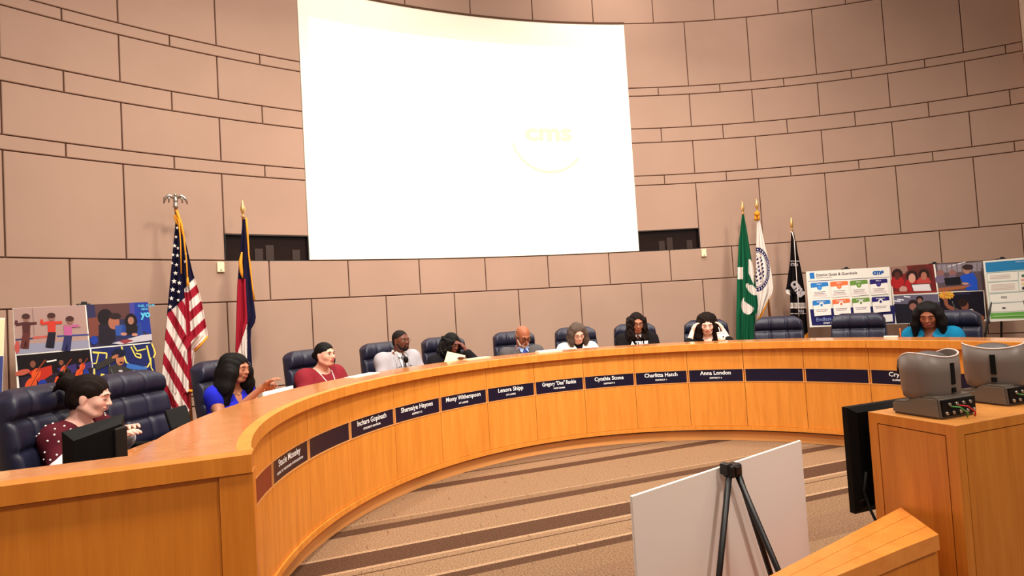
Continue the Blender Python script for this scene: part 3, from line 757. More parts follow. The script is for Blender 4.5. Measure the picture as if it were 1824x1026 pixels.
CHPX = {-6: (62, 703, 3.80), -5: (226, 668, 3.80), -4: (392, 650, 3.80), -3: (548, 620, 3.76), -2: (680, 611, 3.76), -1: (787, 598, 3.76), 0: (913, 590, 3.76), 1: (1023, 582, 3.76), 2: (1129, 577, 3.76), 3: (1256, 570, 3.76)}
SEATS = {-6: 'the clerk in burgundy beside the foreground monitor', -4: 'the woman in royal blue', -3: 'the woman in the maroon top', -2: 'the man in the light grey suit', -1: 'the woman reading a cream paper',
         0: 'the bald man in the dark grey jacket', 1: 'the grey-haired woman in the white jacket', 2: 'the curly-haired woman in the black sweatshirt', 3: 'the woman holding her temples', 6: 'the woman in the teal shirt'}
EMPTY = {-5: 'empty tufted navy leather chair between the foreground clerk and the american flag', 4: 'empty navy leather chair in front of the green and white flags', 5: 'empty navy leather chair in front of the goals board'}
proto = None
def copy_tree(o, parent=None):
    c = o.copy(); COL.objects.link(c)
    if parent: c.parent = parent
    for ch in list(o.children):
        copy_tree(ch, c)
    return c
CH_R = {-6: 3.62, -5: 3.64, -4: 3.66}
CH_S = {}
for k in range(-6, 7):
    lab = EMPTY.get(k) or 'navy leather chair with tufted back occupied by '+SEATS[k]
    th = k*DP; rho = CH_R.get(k, 3.62)
    if proto is None: proto = make_chair(lab); o = proto
    else: o = copy_tree(proto)
    o['label'] = lab
    th += CHDX.get(k, 0)
    if k in CHPX:
        q = cyl_pt(CHPX[k][0], CHPX[k][1], CHPX[k][2], (0, 0)); th = math.atan2(q.x, q.y); rho = CHPX[k][2]-.13
    o.location = (rho*math.sin(th), rho*math.cos(th), 0); o.rotation_euler = (0, 0, math.pi-th+CHROT.get(k, 0))
    s = CH_S.get(k, (1, 0))[0]; o.scale = (s, 1, 1)
# ----------------------------------------------------------------- the ten people
S = DP
def fabric(n, c, noise=.06, sc2=60, rough=.85): return mat(n, c, rough, .15, noise=noise, nscale=sc2, bump=.2, bscale=300)
# 1 clerk
def hair_clerk(t, p):
    F = hair_field(p, h=.005); cap_hair(F, p, .009)
    flow(F, p, [(0, -.085, .05), (0, -.125, .075), (0.0, -.14, .055)], [.034, .038, .03], .02)
    flow(F, p, [(0, -.115, .085), (.02, -.15, .115), (.04, -.165, .10)], [.018, .012, .004], .008); flow(F, p, [(0, -.12, .08), (-.03, -.16, .10), (-.045, -.185, .07)], [.018, .01, .004], .008)
    flow(F, p, [(0, -.12, .05), (-.01, -.17, .03), (-.02, -.19, -.01)], [.018, .01, .004], .008)
    flow(F, p, [(0, -.11, .08), (.0, -.13, .13), (-.02, -.15, .15)], [.016, .01, .003], .008)
    strands(F, .0022, 230); hair_obj(F, M_HBROWN, t)
def clerk_sleeve(t, p):
    pass
def dots(t, p):
    g = [c for c in t.children if c.name.startswith('blouse')][0]; r = random.Random(3); bm = bmesh.new(); used = []
    vs = [v for v in g.data.vertices if v.co.z > p.N.z-.26 and abs(v.co.x) > .085 and v.normal.z > -.2]
    r.shuffle(vs)
    for v in vs:
        if all((v.co-u).length > .026 for u in used): used.append(v.co.copy()); ell(bm, v.co, (.0058,)*3, 0, None, 6)
        if len(used) > 90: break
    obj('blouse_dots', bm, M_PAPER, t)
def white_sleeves(t, p, h):
    F = Field((-.46, -.26, .60), (.46, .62, p.N.z+.05), h)
    for i in (0, 1):
        a, e, w = p.shl[i], p.el[i], p.wr[i]; F.cap(a.lerp(e, .72), e, .056, .052, .02); F.cap(e, e.lerp(w, .85), .056, .042, .02)
    F.ripple(.004, 45, 30, 40, 1); V, Q = F.mesh(); o = mesh_np('undershirt_sleeves', V, Q, fabric('white_cotton', (238, 236, 238)), t); o['label'] = 'white sleeves'
TH, CZN = seat_at(158, 669, 3.58); P = make_pose(CZN, .10, 0, -.05+CLERK_YAW, .22, 0, .168, 1.0, {-1: ((-.24, .15, .80), (-.06, .30, .79)), 1: ((.24, .14, .82), (.16, .36, .785))}, head=0.97)
person('person with tied-back hair and burgundy dotted top behind the foreground monitor', TH, 3.58, P, (226, 176, 158), hair_clerk,
       (garment('blouse', fabric('burgundy_knit', (84, 22, 34)), .014, .42, 'round', neck_r=.072, chest=1), white_sleeves, trousers(M_TROUS)), h=.0052, extra_fn=dots, look='down', lips=(186, 108, 104))
# 2 student in royal blue
def hair_long(m, spread=.0, length=.34, vol=1.0, fwd=0):
    def f(t, p):
        F = hair_field(p, low=.20+length, h=.006); cap_hair(F, p, .012)
        for s in (-1, 1):
            for a, b_ in ((.0, 1), (.035, .9), (.065, .75)):
                flow(F, p, [(s*.05, -.06+a*.4, .05), (s*(.085+a*.1), -.045+a, -.03), (s*(.095+a*.2+spread), -.05+a+fwd*.4, -.14), (s*(.09+a*.3+spread), -.05+a+fwd, -.10-length*b_)], [.045, .040*vol, .040*vol, .014], .03)
        flow(F, p, [(0, -.09, .05), (0, -.115, -.05), (0, -.12, -.16), (0, -.11, -.08-length)], [.06, .06*vol, .058*vol, .03], .04)
        F.ell(p.HC+p.R @ Vector((0, .11, -.045)), (.060, .075, .10), .006, np.array(p.R), sub=True)
        strands(F, .0035, 200); hair_obj(F, m, t)
    return f
def necklace(t, p):
    bm = bmesh.new(); N = p.N
    tube(bm, [(N.x+.062*math.cos(a), N.y+.01+.075*math.sin(a), N.z-.02-.035*max(0, math.sin(a))) for a in [math.pi*k/12 for k in range(13)]], .0016, 6); ell(bm, (N.x, N.y+.087, N.z-.06), (.005, .003, .006)); obj('necklace', bm, M_GOLD, t)
TH, CZN = seat_at(421, 631, 3.45); P = make_pose(CZN, .06, 0, .10, .12, 0, .155, .86, {-1: ((-.22, .14, .80), (-.02, .36, .86)), 1: ((.22, .13, .80), (.10, .40, .90))}, head=.86)
def student_extra(t, p):
    necklace(t, p)
    bm = bmesh.new(); w, e = p.wr[0], p.el[0]; d = (w-e).normalized(); c = w-d*.03; x = d.orthogonal().normalized(); y = d.cross(x)
    tube(bm, [c+(x*math.cos(a)+y*math.sin(a))*.0315 for a in [2*math.pi*k/14 for k in range(15)]], .003, 6, 0, False); obj('bracelet', bm, M_GOLD, t)
person('person with very long black hair in a royal blue v-neck dress', TH, 3.45, P, (176, 116, 88), hair_long(M_HBLACK, .02, .36, 1.05),
       (garment('dress', fabric('royal_blue_crepe', (34, 40, 190)), .009, .10, 'v', chest=1, neck_r=.085), trousers(M_TROUS, 'skirt')), h=.006, extra_fn=student_extra)
# 3 maroon
def hair_back(m, thick=.006):
    def f(t, p):
        F = hair_field(p, h=.0055); cap_hair(F, p, thick); F.ell(p.HC+p.R @ Vector((0, -.11, .0)), (.038, .03, .035), .02, np.array(p.R)); strands(F, .0015, 240); hair_obj(F, m, t)
    return f
def lanyard(t, p):
    bm = bmesh.new(); N = p.N; yf = N.y+.145
    for s in (-1, 1): tube(bm, [(N.x+s*.062, N.y-.01, N.z+.015), (N.x+s*.066, N.y+.07, N.z-.015), (N.x+s*.040, yf, N.z-.10), (N.x, yf+.012, N.z-.175)], .0042, 6)
    ell(bm, (N.x, yf+.018, N.z-.185), (.014, .005, .014)); obj('lanyard', bm, mat('white_cord', (236, 226, 222), .6), t)
TH, CZN = seat_at(578, 610, 3.42); P = make_pose(CZN, .05, 0, .12, -.02, 0, .185, 1.18, {-1: ((-.28, .12, .78), (-.12, .34, .79)), 1: ((.28, .12, .78), (.12, .36, .80))}, head=0.88)
person('person in a maroon short-sleeved top with a white cord and pendant, dark hair pulled back', TH, 3.42, P, (222, 166, 142), hair_back(M_HBLACK),
       (garment('maroon_top', fabric('maroon_jersey', (128, 34, 44)), .014, .42, 'round', neck_r=.078, chest=1), trousers(M_TROUS)), look='open', jaw=1.12, extra_fn=lanyard, lips=(186, 92, 90))
# 4 light grey suit
def cut_front(F, p, w=.055):
    N = p.N
    for q in range(7): F.ell((N.x, N.y+.135+.004*q, N.z+.0-.036*q), (w*(1-.105*q), .10, .04), .004, sub=True)
def lapels(m):
    def f(t, p):
        N = p.N; bm = bmesh.new()
        for s in (-1, 1):
            L = [(s*.050, .062, .018), (s*.088, .062, -.02), (s*.082, .112, -.095), (s*.050, .128, -.105), (s*.088, .120, -.115), (s*.018, .148, -.26), (s*.004, .150, -.27), (s*.046, .134, -.10)]
            top = [bm.verts.new((N.x+x, N.y+y+.012, N.z+z)) for x, y, z in L]; bot = [bm.verts.new((N.x+x, N.y+y-.004, N.z+z)) for x, y, z in L]
            n = len(L); bm.faces.new(top if s > 0 else top[::-1]); bm.faces.new(bot[::-1] if s > 0 else bot)
            for k in range(n): bm.faces.new((top[k], bot[k], bot[(k+1) % n], top[(k+1) % n]))
        bmesh.ops.triangulate(bm, faces=bm.faces); bmesh.ops.recalc_face_normals(bm, faces=bm.faces); obj('lapels', bm, m, t)
    return f
def tie(m, w=.022, ln=.30):
    def f(t, p):
        N = p.N; bm = bmesh.new()
        ys = [(.0, .095, .016), (-.028, .108, .018), (-.036, .112, .011), (-.12, .134, w), (-ln, .150, w*1.35)]
        ring = []
        for z, y, ww in ys:
            ring.append([bm.verts.new((N.x+a*ww, N.y+y+b, N.z+z-.005)) for a, b in ((-1, 0), (0, .010), (1, 0), (0, -.006))])
        for A, B in zip(ring, ring[1:]):
            for k in range(4): bm.faces.new((A[k], B[k], B[(k+1) % 4], A[(k+1) % 4]))
        bm.faces.new(ring[0]); bm.faces.new(ring[-1][::-1]); bmesh.ops.recalc_face_normals(bm, faces=bm.faces); obj('tie', bm, m, t)
    return f
def shirt_collar(m):
    def f(t, p):
        N = p.N; bm = bmesh.new()
        for s in (-1, 1):
            L = [(s*.002, .088, .012), (s*.048, .058, .040), (s*.066, .005, .048), (s*.072, .0, .015), (s*.052, .075, -.012), (s*.036, .110, -.030)]
            top = [bm.verts.new((N.x+x, N.y+y+.006, N.z+z)) for x, y, z in L]; bot = [bm.verts.new((N.x+x*.93, N.y+y-.004, N.z+z)) for x, y, z in L]; n = len(L)
            bm.faces.new(top); bm.faces.new(bot[::-1])
            for k in range(n): bm.faces.new((top[k], bot[k], bot[(k+1) % n], top[(k+1) % n]))
        bmesh.ops.triangulate(bm, faces=bm.faces); bmesh.ops.recalc_face_normals(bm, faces=bm.faces); obj('shirt_collar', bm, m, t)
    return f
def crop(m, thick=.002):
    def f(t, p):
        F = hair_field(p, h=.0045, low=.14); cap_hair(F, p, thick, zfront=.088); hair_obj(F, m, t)
    return f
def beard(t, p, m, full=True):
    R, C, q = p.R, p.HC, p.hs; T = lambda v: C+R @ (Vector(v)*q); Rm = np.array(R)
    F = Field(C-Vector((.1, .1, .16)), C+Vector((.1, .15, .06)), .0045)
    F.ell(T((0, .056, -.092)), (.033, .028, .022), .01, Rm)
    if full:
        for s in (-1, 1): F.cap(T((s*.064, .012, -.035)), T((s*.045, .048, -.082)), .012, .016, .012)
    F.cap(T((-.022, .092, -.046)), T((.022, .092, -.046)), .0045, .0045, .004)
    for s in (-1, 1): F.cap(T((s*.022, .092, -.046)), T((s*.028, .075, -.08)), .0045, .008, .008)
    F.ell(T((0, .10, -.057)), (.018, .012, .0065), .002, Rm, sub=True)
    hair_obj(F, m, t, 'beard')
def multi(*fs):
    def f(t, p):
        for g in fs: g(t, p)
    return f
M_SUIT = mat('light_grey_suiting', (168, 164, 170), .85, .1, noise=.10, nscale=150, bump=.2, bscale=300)
M_SHIRT = mat('white_shirt', (232, 228, 226), .75)
shirt = lambda m: garment('shirt', m, .006, .9, 'round', neck_r=.062, rip=.001)
TH, CZN = seat_at(713, 588, 3.42); P = make_pose(CZN, .05, 0, .22, -.02, 0, .195, 1.12, {-1: ((-.28, .12, .78), (-.12, .33, .79)), 1: ((.28, .12, .78), (.12, .34, .79))}, head=0.86)
person('person in a light grey suit with white shirt, patterned tie, thin glasses and goatee', TH, 3.42, P, (104, 58, 42), crop(M_HCROP),
       (shirt(M_SHIRT), garment('suit_jacket', M_SUIT, .015, .97, 'round', neck_r=.074, cut=cut_front), trousers(M_SUIT)), look='open', masc=True, jaw=1.1,
       extra_fn=multi(lapels(M_SUIT), shirt_collar(M_SHIRT), tie(mat('patterned_tie', (96, 92, 104), .5, noise=.8, nscale=60)), lambda t, p: beard(t, p, M_HCROP), lambda t, p: glasses(p, t, M_GLM, th=.0013)), lips=(120, 66, 58))
# 5 woman in black with cream paper
def hair_wavy(m, length=.16, seed=1, rad=.022, n=60, lean=.0):
    def f(t, p):
        F = hair_field(p, low=.2+length, h=.006); cap_hair(F, p, .008, zfront=.078); r = random.Random(seed)
        R, C, q = p.R, p.HC, p.hs; T = lambda v: C+R @ (Vector(v)*q)
        for k in range(n):
            an = math.radians(r.uniform(35, 325)); a = an+math.pi/2       # skip the face side
            x, y = math.cos(a)*.085, math.sin(a)*.095-.015
            WV = .017; L = length*r.uniform(.6, 1); ph = r.uniform(0, 6.28); pts = []
            for j in range(9):
                u = j/8; z = .045-u*(L+.10)
                pts.append(T((x*(1+.25*u)+WV*math.cos(ph+u*13), y*(1+.15*u)+WV*math.sin(ph+u*13)+lean*u, z)))
            F.chain(pts, [rad*.7]+[rad*.62]*7+[.005], .008)
        F.ell(T((0, .125, -.045)), (.056, .075, .105), .006, np.array(p.R), sub=True)
        strands(F, .002, 240); hair_obj(F, m, t)
    return f
TH, CZN = seat_at(800, 594, 3.34); P = make_pose(CZN, .10, -.02, .20, .32, -.12, .175, 1.05, {-1: ((-.25, .28, .80), (-.125, .25, CZN-.20)), 1: ((.24, .16, .78), (.06, .33, .84)), ('hand', -1): ((.25, -.30, .8), (-.6, .6, .2)), ('hand', 1): ((-.3, .5, .5), (0, -.6, .6))}, head=0.88)
person('person in black with wavy dark hair, cheek resting on one hand, reading a cream paper', TH, 3.34, P, (110, 64, 52), hair_wavy(M_HBLACK, .10, 4, .022, 46),
       (garment('black_top', fabric('black_knit', (20, 18, 22)), .016, .95, 'round', neck_r=.07), trousers(M_TROUS)), lips=(130, 60, 60), extra_fn=lambda t, p: glasses(p, t, M_GLM, th=.0013))
# 6 bald man in dark grey jacket
M_JGREY = mat('dark_grey_jacket', (84, 80, 82), .85, .1, noise=.10, nscale=120)
M_BLUESH = mat('light_blue_shirt', (150, 182, 236), .75)
def rim_hair(t, p):
    F = hair_field(p, h=.0045, low=.14); R, C = p.R, p.HC; T = lambda v: C+R @ Vector(v)
    F.ell(T((0, -.02, .0)), (.079, .098, .05), .01, np.array(R)); F.ell(T((0, .02, .065)), (.12, .15, .058), .006, np.array(R), sub=True); F.ell(T((0, .09, -.02)), (.07, .085, .09), .006, np.array(R), sub=True)
    hair_obj(F, mat('grey_stubble', (110, 90, 80), .9), t)
TH, CZN = seat_at(932, 581, 3.28); P = make_pose(CZN, .10, .01, .10, .42, 0, .20, 1.14, {-1: ((-.29, .14, .77), (-.16, .36, .79)), 1: ((.29, .14, .77), (.15, .36, .79))}, head=0.93)
person('bald person with white beard, grey jacket, light blue shirt and blue tie', TH, 3.28, P, (156, 92, 62), rim_hair,
       (shirt(M_BLUESH), garment('jacket', M_JGREY, .016, .97, 'round', neck_r=.074, cut=lambda F, p: cut_front(F, p, .066)), trousers(M_TROUS)), masc=True, jaw=1.08,
       extra_fn=multi(lapels(M_JGREY), shirt_collar(M_BLUESH), tie(mat('blue_tie', (36, 62, 150), .45)), lambda t, p: beard(t, p, M_BEARDW), lambda t, p: glasses(p, t, M_GL, th=.0028)), brow=.0036)
# 7 grey-haired woman in white jacket
def hair_bob(m, length=.14, vol=1.0, strand=.0025, side=.0):
    def f(t, p):
        F = hair_field(p, low=.16+length, h=.0055); cap_hair(F, p, .008, zfront=.076)
        for s in (-1, 1):
            for a in (-.06, -.03, .0, .03, .052):
                flow(F, p, [(s*.055, a*.8, .075), (s*(.088), a, .02), (s*(.098*vol), a+.005, -.07), (s*(.085*vol+side), a+.01, -.04-length)], [.026, .024*vol, .028*vol, .018], .02)
        flow(F, p, [(0, -.09, .05), (0, -.12, -.03), (0, -.105, -.04-length*.9)], [.05, .05*vol, .035], .04)
        F.ell(p.HC+p.R @ Vector((0, .125, -.06)), (.057, .078, .115), .006, np.array(p.R), sub=True)
        strands(F, strand, 240); hair_obj(F, m, t)
    return f
def flat_collar(m):
    def f(t, p):
        N = p.N; bm = bmesh.new()
        for s in (-1, 1):
            L = [(s*.030, .098, -.03), (s*.062, .045, .028), (s*.095, .03, -.005), (s*.105, .085, -.065), (s*.070, .125, -.10)]
            top = [bm.verts.new((N.x+x, N.y+y+.016, N.z+z)) for x, y, z in L]; bot = [bm.verts.new((N.x+x, N.y+y-.0, N.z+z)) for x, y, z in L]; n = len(L)
            bm.faces.new(top); bm.faces.new(bot[::-1])
            for k in range(n): bm.faces.new((top[k], bot[k], bot[(k+1) % n], top[(k+1) % n]))
        bmesh.ops.triangulate(bm, faces=bm.faces); bmesh.ops.recalc_face_normals(bm, faces=bm.faces); obj('jacket_collar', bm, m, t)
    return f
M_WJ = fabric('white_denim', (240, 234, 224))
TH, CZN = seat_at(1031, 577, 3.34); P = make_pose(CZN, .12, .02, .02, .40, .06, .175, 1.02, {-1: ((-.26, .18, .78), (-.10, .37, .79)), 1: ((.26, .18, .78), (.13, .36, .79))}, head=0.9)
person('person with a grey bob and glasses in a white jacket over a black turtleneck', TH, 3.34, P, (232, 184, 164), hair_bob(M_HGREY, .085, .98),
       (garment('turtleneck', fabric('black_knit', (20, 18, 22)), .007, .6, 'none', rip=.001, collar=lambda F, p: F.cap(p.N-Vector((0, 0, .03)), p.N+Vector((0, .02, .045)), .066, .060, .02)),
        garment('white_jacket', M_WJ, .020, .95, 'round', neck_r=.080, cut=lambda F, p: cut_front(F, p, .045)), trousers(M_TROUS)), extra_fn=multi(flat_collar(M_WJ), lambda t, p: glasses(p, t, M_GLM, th=.0015)))
# 8 curly hair, black sweatshirt
M_SWEAT = fabric('black_sweatshirt', (22, 18, 20))
def sweat_text(t, p):
    N = p.N; bm = bmesh.new(); add_text(bm, 'A TRUE', .056, lambda x, y: Vector((N.x-x, N.y+.172-.9*x*x, N.z-.098+y)), .06); obj('chest_lettering', bm, M_WHITE, t)
def white_collar(t, p):
    shirt_collar(M_SHIRT)(t, p)
TH, CZN = seat_at(1133, 557, 3.42); P = make_pose(CZN, .07, .0, .04, .20, 0, .18, 1.08, {-1: ((-.27, .16, .78), (-.08, .36, .79)), 1: ((.27, .16, .78), (.08, .36, .79))}, head=0.96)
person('person with long dark curls and glasses in a black lettered sweatshirt', TH, 3.42, P, (178, 116, 88), hair_wavy(M_HBROWN, .22, 9, .026, 70, .03),
       (garment('sweatshirt', M_SWEAT, .018, .97, 'round', neck_r=.074, chest=1), trousers(M_TROUS)), extra_fn=multi(sweat_text, white_collar, lambda t, p: glasses(p, t, M_GL, th=.0022, rh=.022)))
# 9 hands at temples
TH, CZN = seat_at(1258, 559, 3.36); P = make_pose(CZN, .13, .0, .0, .30, 0, .165, .98, {-1: ((-.255, .34, .80), (-.165, .225, CZN-.20)), 1: ((.255, .34, .80), (.165, .225, CZN-.20)),
     ('hand', -1): ((.34, -.30, .9), (-.85, .3, .4)), ('hand', 1): ((-.34, -.30, .9), (.85, .3, .4))}, head=0.94)
person('person in black with long brown hair holding both hands at the temples', TH, 3.36, P, (238, 198, 180), hair_long(M_HBROWN, .0, .22, .85, .05),
       (garment('black_blouse', fabric('black_crepe', (18, 16, 18)), .012, .72, 'v', chest=1), trousers(M_TROUS)), lips=(196, 110, 106))
# 10 teal shirt
M_TEAL = fabric('teal_shirt', (16, 118, 160))
TH, CZN = seat_at(1651, 539, 3.38); P = make_pose(CZN, .10, .0, .15, .34, 0, .18, 1.08, {-1: ((-.28, .14, .78), (-.12, .36, .79)), 1: ((.28, .14, .78), (.14, .36, .79))}, head=0.96)
person('smiling person looking down with a straight black bob, in a teal collared shirt', TH, 3.38, P, (152, 94, 68), hair_bob(M_HBLACK, .15, 1.08, .0015, .02),
       (garment('teal_shirt', M_TEAL, .018, .97, 'v', neck_r=.074, chest=1), trousers(M_TROUS)), smile=.004, extra_fn=flat_collar(M_TEAL), lips=(176, 84, 80))
# ================================================================= flags
def flat(name, rgb, **k): return mat(name, rgb, k.get('rough', .8), .1)
def crop(x0, y0, s): return lambda p: (x0+p[0]/s, y0+p[1]/s)
def lerp_rows(rows, y):
    if y <= rows[0][1]: return rows[0][0]
    for a, b in zip(rows, rows[1:]):
        if y <= b[1]: return a[0]+(b[0]-a[0])*(y-a[1])/(b[1]-a[1]+1e-9)
    return rows[-1][0]
def flag(name_label, cat, tr, left, right, pat, mats, pole, finial, folds=3, amp=.05, nx=70, ny=150, extra=None, toff=0.0, R=8.74):
    top = tr(pole[0]); bot = tr(pole[1])
    p0 = cyl_pt(top[0], top[1], R); nrm = Vector((CAM.x-p0.x, CAM.y-p0.y, 0)).normalized()
    on = lambda x, y: on_plane(x, y, p0, nrm)
    pb = on(bot[0], bot[1]); k = (0-p0.z)/(pb.z-p0.z); foot = p0+(pb-p0)*k; foot.z = 0
    t = thing('flag_on_pole', name_label, 'flag', foot, 0)
    bm = bmesh.new(); tube(bm, [foot+Vector((0, 0, .03)), p0], .013, 10); child('pole', bm, mat('flag_pole_wood', (110, 62, 30), .35), t)
    bm = bmesh.new(); lathe(bm, [(.15, 0), (.15, .015), (.06, .03), (.03, .06), (.02, .10)], 24, foot); child('base', bm, M_GOLD, t)
    bm = bmesh.new()
    if finial == 'eagle':
        c = p0+Vector((0, 0, .02)); sx = Vector((-nrm.y, nrm.x, 0))
        ell(bm, c, (.024, .024, .024)); ell(bm, c+Vector((0, 0, .055)), (.022, .018, .04)); ell(bm, c+Vector((0, 0, .105)), (.014, .014, .017))
        for s in (-1, 1):
            pts = [c+sx*s*.01+Vector((0, 0, .075)), c+sx*s*.05+Vector((0, 0, .10)), c+sx*s*.085+Vector((0, 0, .07)), c+sx*s*.095+Vector((0, 0, .02))]
            tube(bm, pts, [.014, .018, .014, .004], 8)
            tube(bm, [pts[1], c+sx*s*.055+Vector((0, 0, .03))], [.014, .005], 8)
        tube(bm, [c+Vector((0, 0, .03)), c+Vector((0, 0, .0))], [.02, .01])
    else:
        lathe(bm, [(.012, 0), (.018, .012), (.008, .03), (.014, .042), (.026, .085), (.012, .14), (.002, .185)], 12, p0)
    child('finial', bm, M_SILVER if finial == 'eagle' else M_GOLD, t)
    bm = bmesh.new(); L = [tr(q) for q in left]; Rr = [tr(q) for q in right]
    y0 = max(L[0][1], Rr[0][1]); y1 = min(L[-1][1], Rr[-1][1]); G = []
    for j in range(ny+1):
        v = j/ny; y = y0+(y1-y0)*v; xl, xr = lerp_rows(L, y), lerp_rows(Rr, y); row = []
        for i in range(nx+1):
            u = i/nx; x = xl+(xr-xl)*u; a = amp*min(1, .25+1.6*v)
            dpt = a*(math.sin(2*math.pi*folds*u+.6*math.sin(3*v))+.4*math.sin(2*math.pi*(folds*2.3)*u+2*v))*.5+a*1.1*math.sin(math.pi*u)
            q = on(x, y); row.append((bm.verts.new(q+nrm*(dpt+.012+toff)), (x, y)))
        G.append(row)
    for j in range(ny):
        for i in range(nx):
            f = bm.faces.new((G[j][i][0], G[j+1][i][0], G[j+1][i+1][0], G[j][i+1][0])); f.smooth = True
            x = (G[j][i][1][0]+G[j+1][i+1][1][0])/2; y = (G[j][i][1][1]+G[j+1][i+1][1][1])/2
            f.material_index = pat(x, y)
    # give the cloth its thickness
    c = child('cloth', bm, mats, t); sm = c.modifiers.new('thickness', 'SOLIDIFY'); sm.thickness = .003; sm.offset = -1
    if extra: extra(t, on, nrm)
    return t
Z2 = crop(260, 330, 2.387)
def inv(x, y, x0, y0, s): return ((x-x0)*s, (y-y0)*s)
F_RED, F_WHT, F_BLU, F_GLD = flat('flag_red', (158, 30, 48)), flat('flag_white', (232, 220, 212)), flat('flag_blue', (26, 22, 50)), flat('flag_gold', (222, 150, 50))
F_DRED = flat('flag_fold_red', (150, 28, 44))
def pat_us(x, y):
    X, Y = inv(x, y, 260, 330, 2.387); sp_ = 150+ (Y-150)*.045
    if X < sp_:
        if Y < 548-(X-90)*.9: return 2
        v = (Y-545-(X-85)*1.75)/118.0
        return 0 if (v % 1) > .5 else 1
    if X < sp_+10+ (8 if Y > 440 else 0) and Y > 455: return 0
    if Y < 432-(X-172)*1.1: return 2
    if Y > 700 and X > 181: return 1
    v = (Y-455+(X-180)*.95)/88.0
    return 0 if (v % 1) < .5 else 1
def us_extra(t, on, nrm):
    bm = bmesh.new()
    for X, Y, r in ((133, 187, 6), (128, 225, 6), (122, 262, 7), (136, 272, 6), (115, 300, 6), (134, 303, 7), (169, 295, 6), (130, 342, 7), (168, 328, 7), (112, 335, 5), (126, 377, 8), (120, 411, 9), (142, 418, 8), (114, 446, 9), (139, 455, 7), (109, 483, 8), (137, 490, 6), (103, 518, 8)):
        x, y = Z2((X, Y)); c = on(x, y)+nrm*.085; sx = Vector((-nrm.y, nrm.x, 0)); R_ = r/2.387/190*1.25; vs = []
        for k in range(10):
            a = math.pi/2+k*math.pi/5; q = R_ if k % 2 == 0 else R_*.42; vs.append(bm.verts.new(c+sx*q*math.cos(a)*.85+Vector((0, 0, q*math.sin(a)))))
        cv = bm.verts.new(c+nrm*.002)
        for k in range(10): bm.faces.new((vs[k], vs[(k+1) % 10], cv))
    child('stars', bm, F_WHT, t)
    bm = bmesh.new()
    A = lambda X, Y, o=.1: on(*Z2((X, Y)))+nrm*o
    tube(bm, [A(127, 135, .02), A(140, 160), A(147, 250), A(150, 380)], .006, 6); tube(bm, [A(130, 110, .03), A(150, 170), A(160, 220), A(172, 330), A(177, 430)], [.012, .010, .008, .006, .009], 6); tube(bm, [A(176, 395), A(178, 432)], [.008, .014], 8)
    tube(bm, [A(126, 130, .0), A(134, 160, .03), A(152, 185, .06), A(155, 215, .08)], [.02, .018, .014, .006], 8)
    child('gold_cord', bm, M_GOLDF, t)
    bm = bmesh.new(); tube(bm, [A(262, 642, .03), A(235, 675, .04), A(207, 705, .04)], .010, 6); tube(bm, [A(182, 872, .03), A(200, 874, .03)], .012, 6); child('gold_fringe', bm, M_GOLDF, t)
flag('american flag with eagle finial behind the left end of the dais', 'flag', Z2,
     [(127, 140), (103, 400), (90, 545), (75, 720), (62, 870), (85, 930), (112, 983)],
     [(136, 140), (150, 180), (172, 262), (197, 370), (232, 480), (262, 640), (206, 703), (200, 760), (199, 880), (186, 884), (186, 955), (114, 984)], pat_us, [F_RED, F_WHT, F_BLU],
     [(127, 98), (190, 960)], 'eagle', 3, .055, 90, 200, us_extra)
def pat_nc(x, y):
    X, Y = inv(x, y, 260, 330, 2.387); sp_ = 412+(Y-150)*.045
    if X > sp_: return 2
    if X > 430 and Y > 585: return 3  # dark navy here stands in for the shadow beside the pole
    if Y < 400: return 2
    if X > 436-(Y-572)*.33 and Y > 572: return 1
    return 0
def nc_extra(t, on, nrm):
    bm = bmesh.new(); A = lambda X, Y, o=.10: on(*Z2((X, Y)))+nrm*o
    tube(bm, [A(426, 145), A(431, 200), A(437, 300), A(443, 350), A(452, 430), A(460, 490)], [.008, .010, .007, .009, .006, .010], 6)
    child('gold_fringe', bm, M_GOLDF, t)
    bm = bmesh.new()
    tube(bm, [A(408, 288, .07), A(402, 330, .075), A(406, 372, .075), A(411, 398, .075)], [.007, .018, .016, .006], 6); child('gold_scroll', bm, M_GOLDF, t)
flag('red, white and navy flag with gold scroll in front of the left booth window', 'flag', Z2,
     [(411, 145), (398, 300), (388, 430), (380, 700), (392, 760), (425, 840)], [(424, 145), (432, 230), (441, 350), (455, 470), (467, 560), (462, 585), (446, 612), (444, 660), (450, 760), (455, 840)], pat_nc, [F_RED, F_WHT, F_BLU, F_BLU],
     [(413, 138), (440, 800)], 'spear', 2, .045, 60, 150, nc_extra)
Z3 = crop(1290, 350, 3.8)
F_GRN, F_BLK, F_SEAL = flat('flag_green', (22, 92, 62)), flat('flag_black', (20, 14, 18)), flat('flag_navy_ring', (40, 38, 92))
def pat_g(x, y):
    X, Y = inv(x, y, 1290, 350, 3.8)
    if abs(X-110) < 19 and abs(Y-520) < 38 and X < 127: return 1
    if X > 165 and Y > 425 and ((X-168)/34)**2+((Y-560)/140)**2 < 1 and Y < 600: return 1 if Y < 520+(X-165)*2.2 else 0
    a = math.radians(48); dx, dy = X-186, Y-628; u, v = dx*math.cos(a)+dy*math.sin(a), -dx*math.sin(a)+dy*math.cos(a)
    if (u/52)**2+(v/24)**2 < 1: return 1
    if ((X-160)/45)**2+((Y-735)/62)**2 < 1 and (X < 135 or (Y > 725+(X-160)*.7 and X < 200)): return 1
    return 0
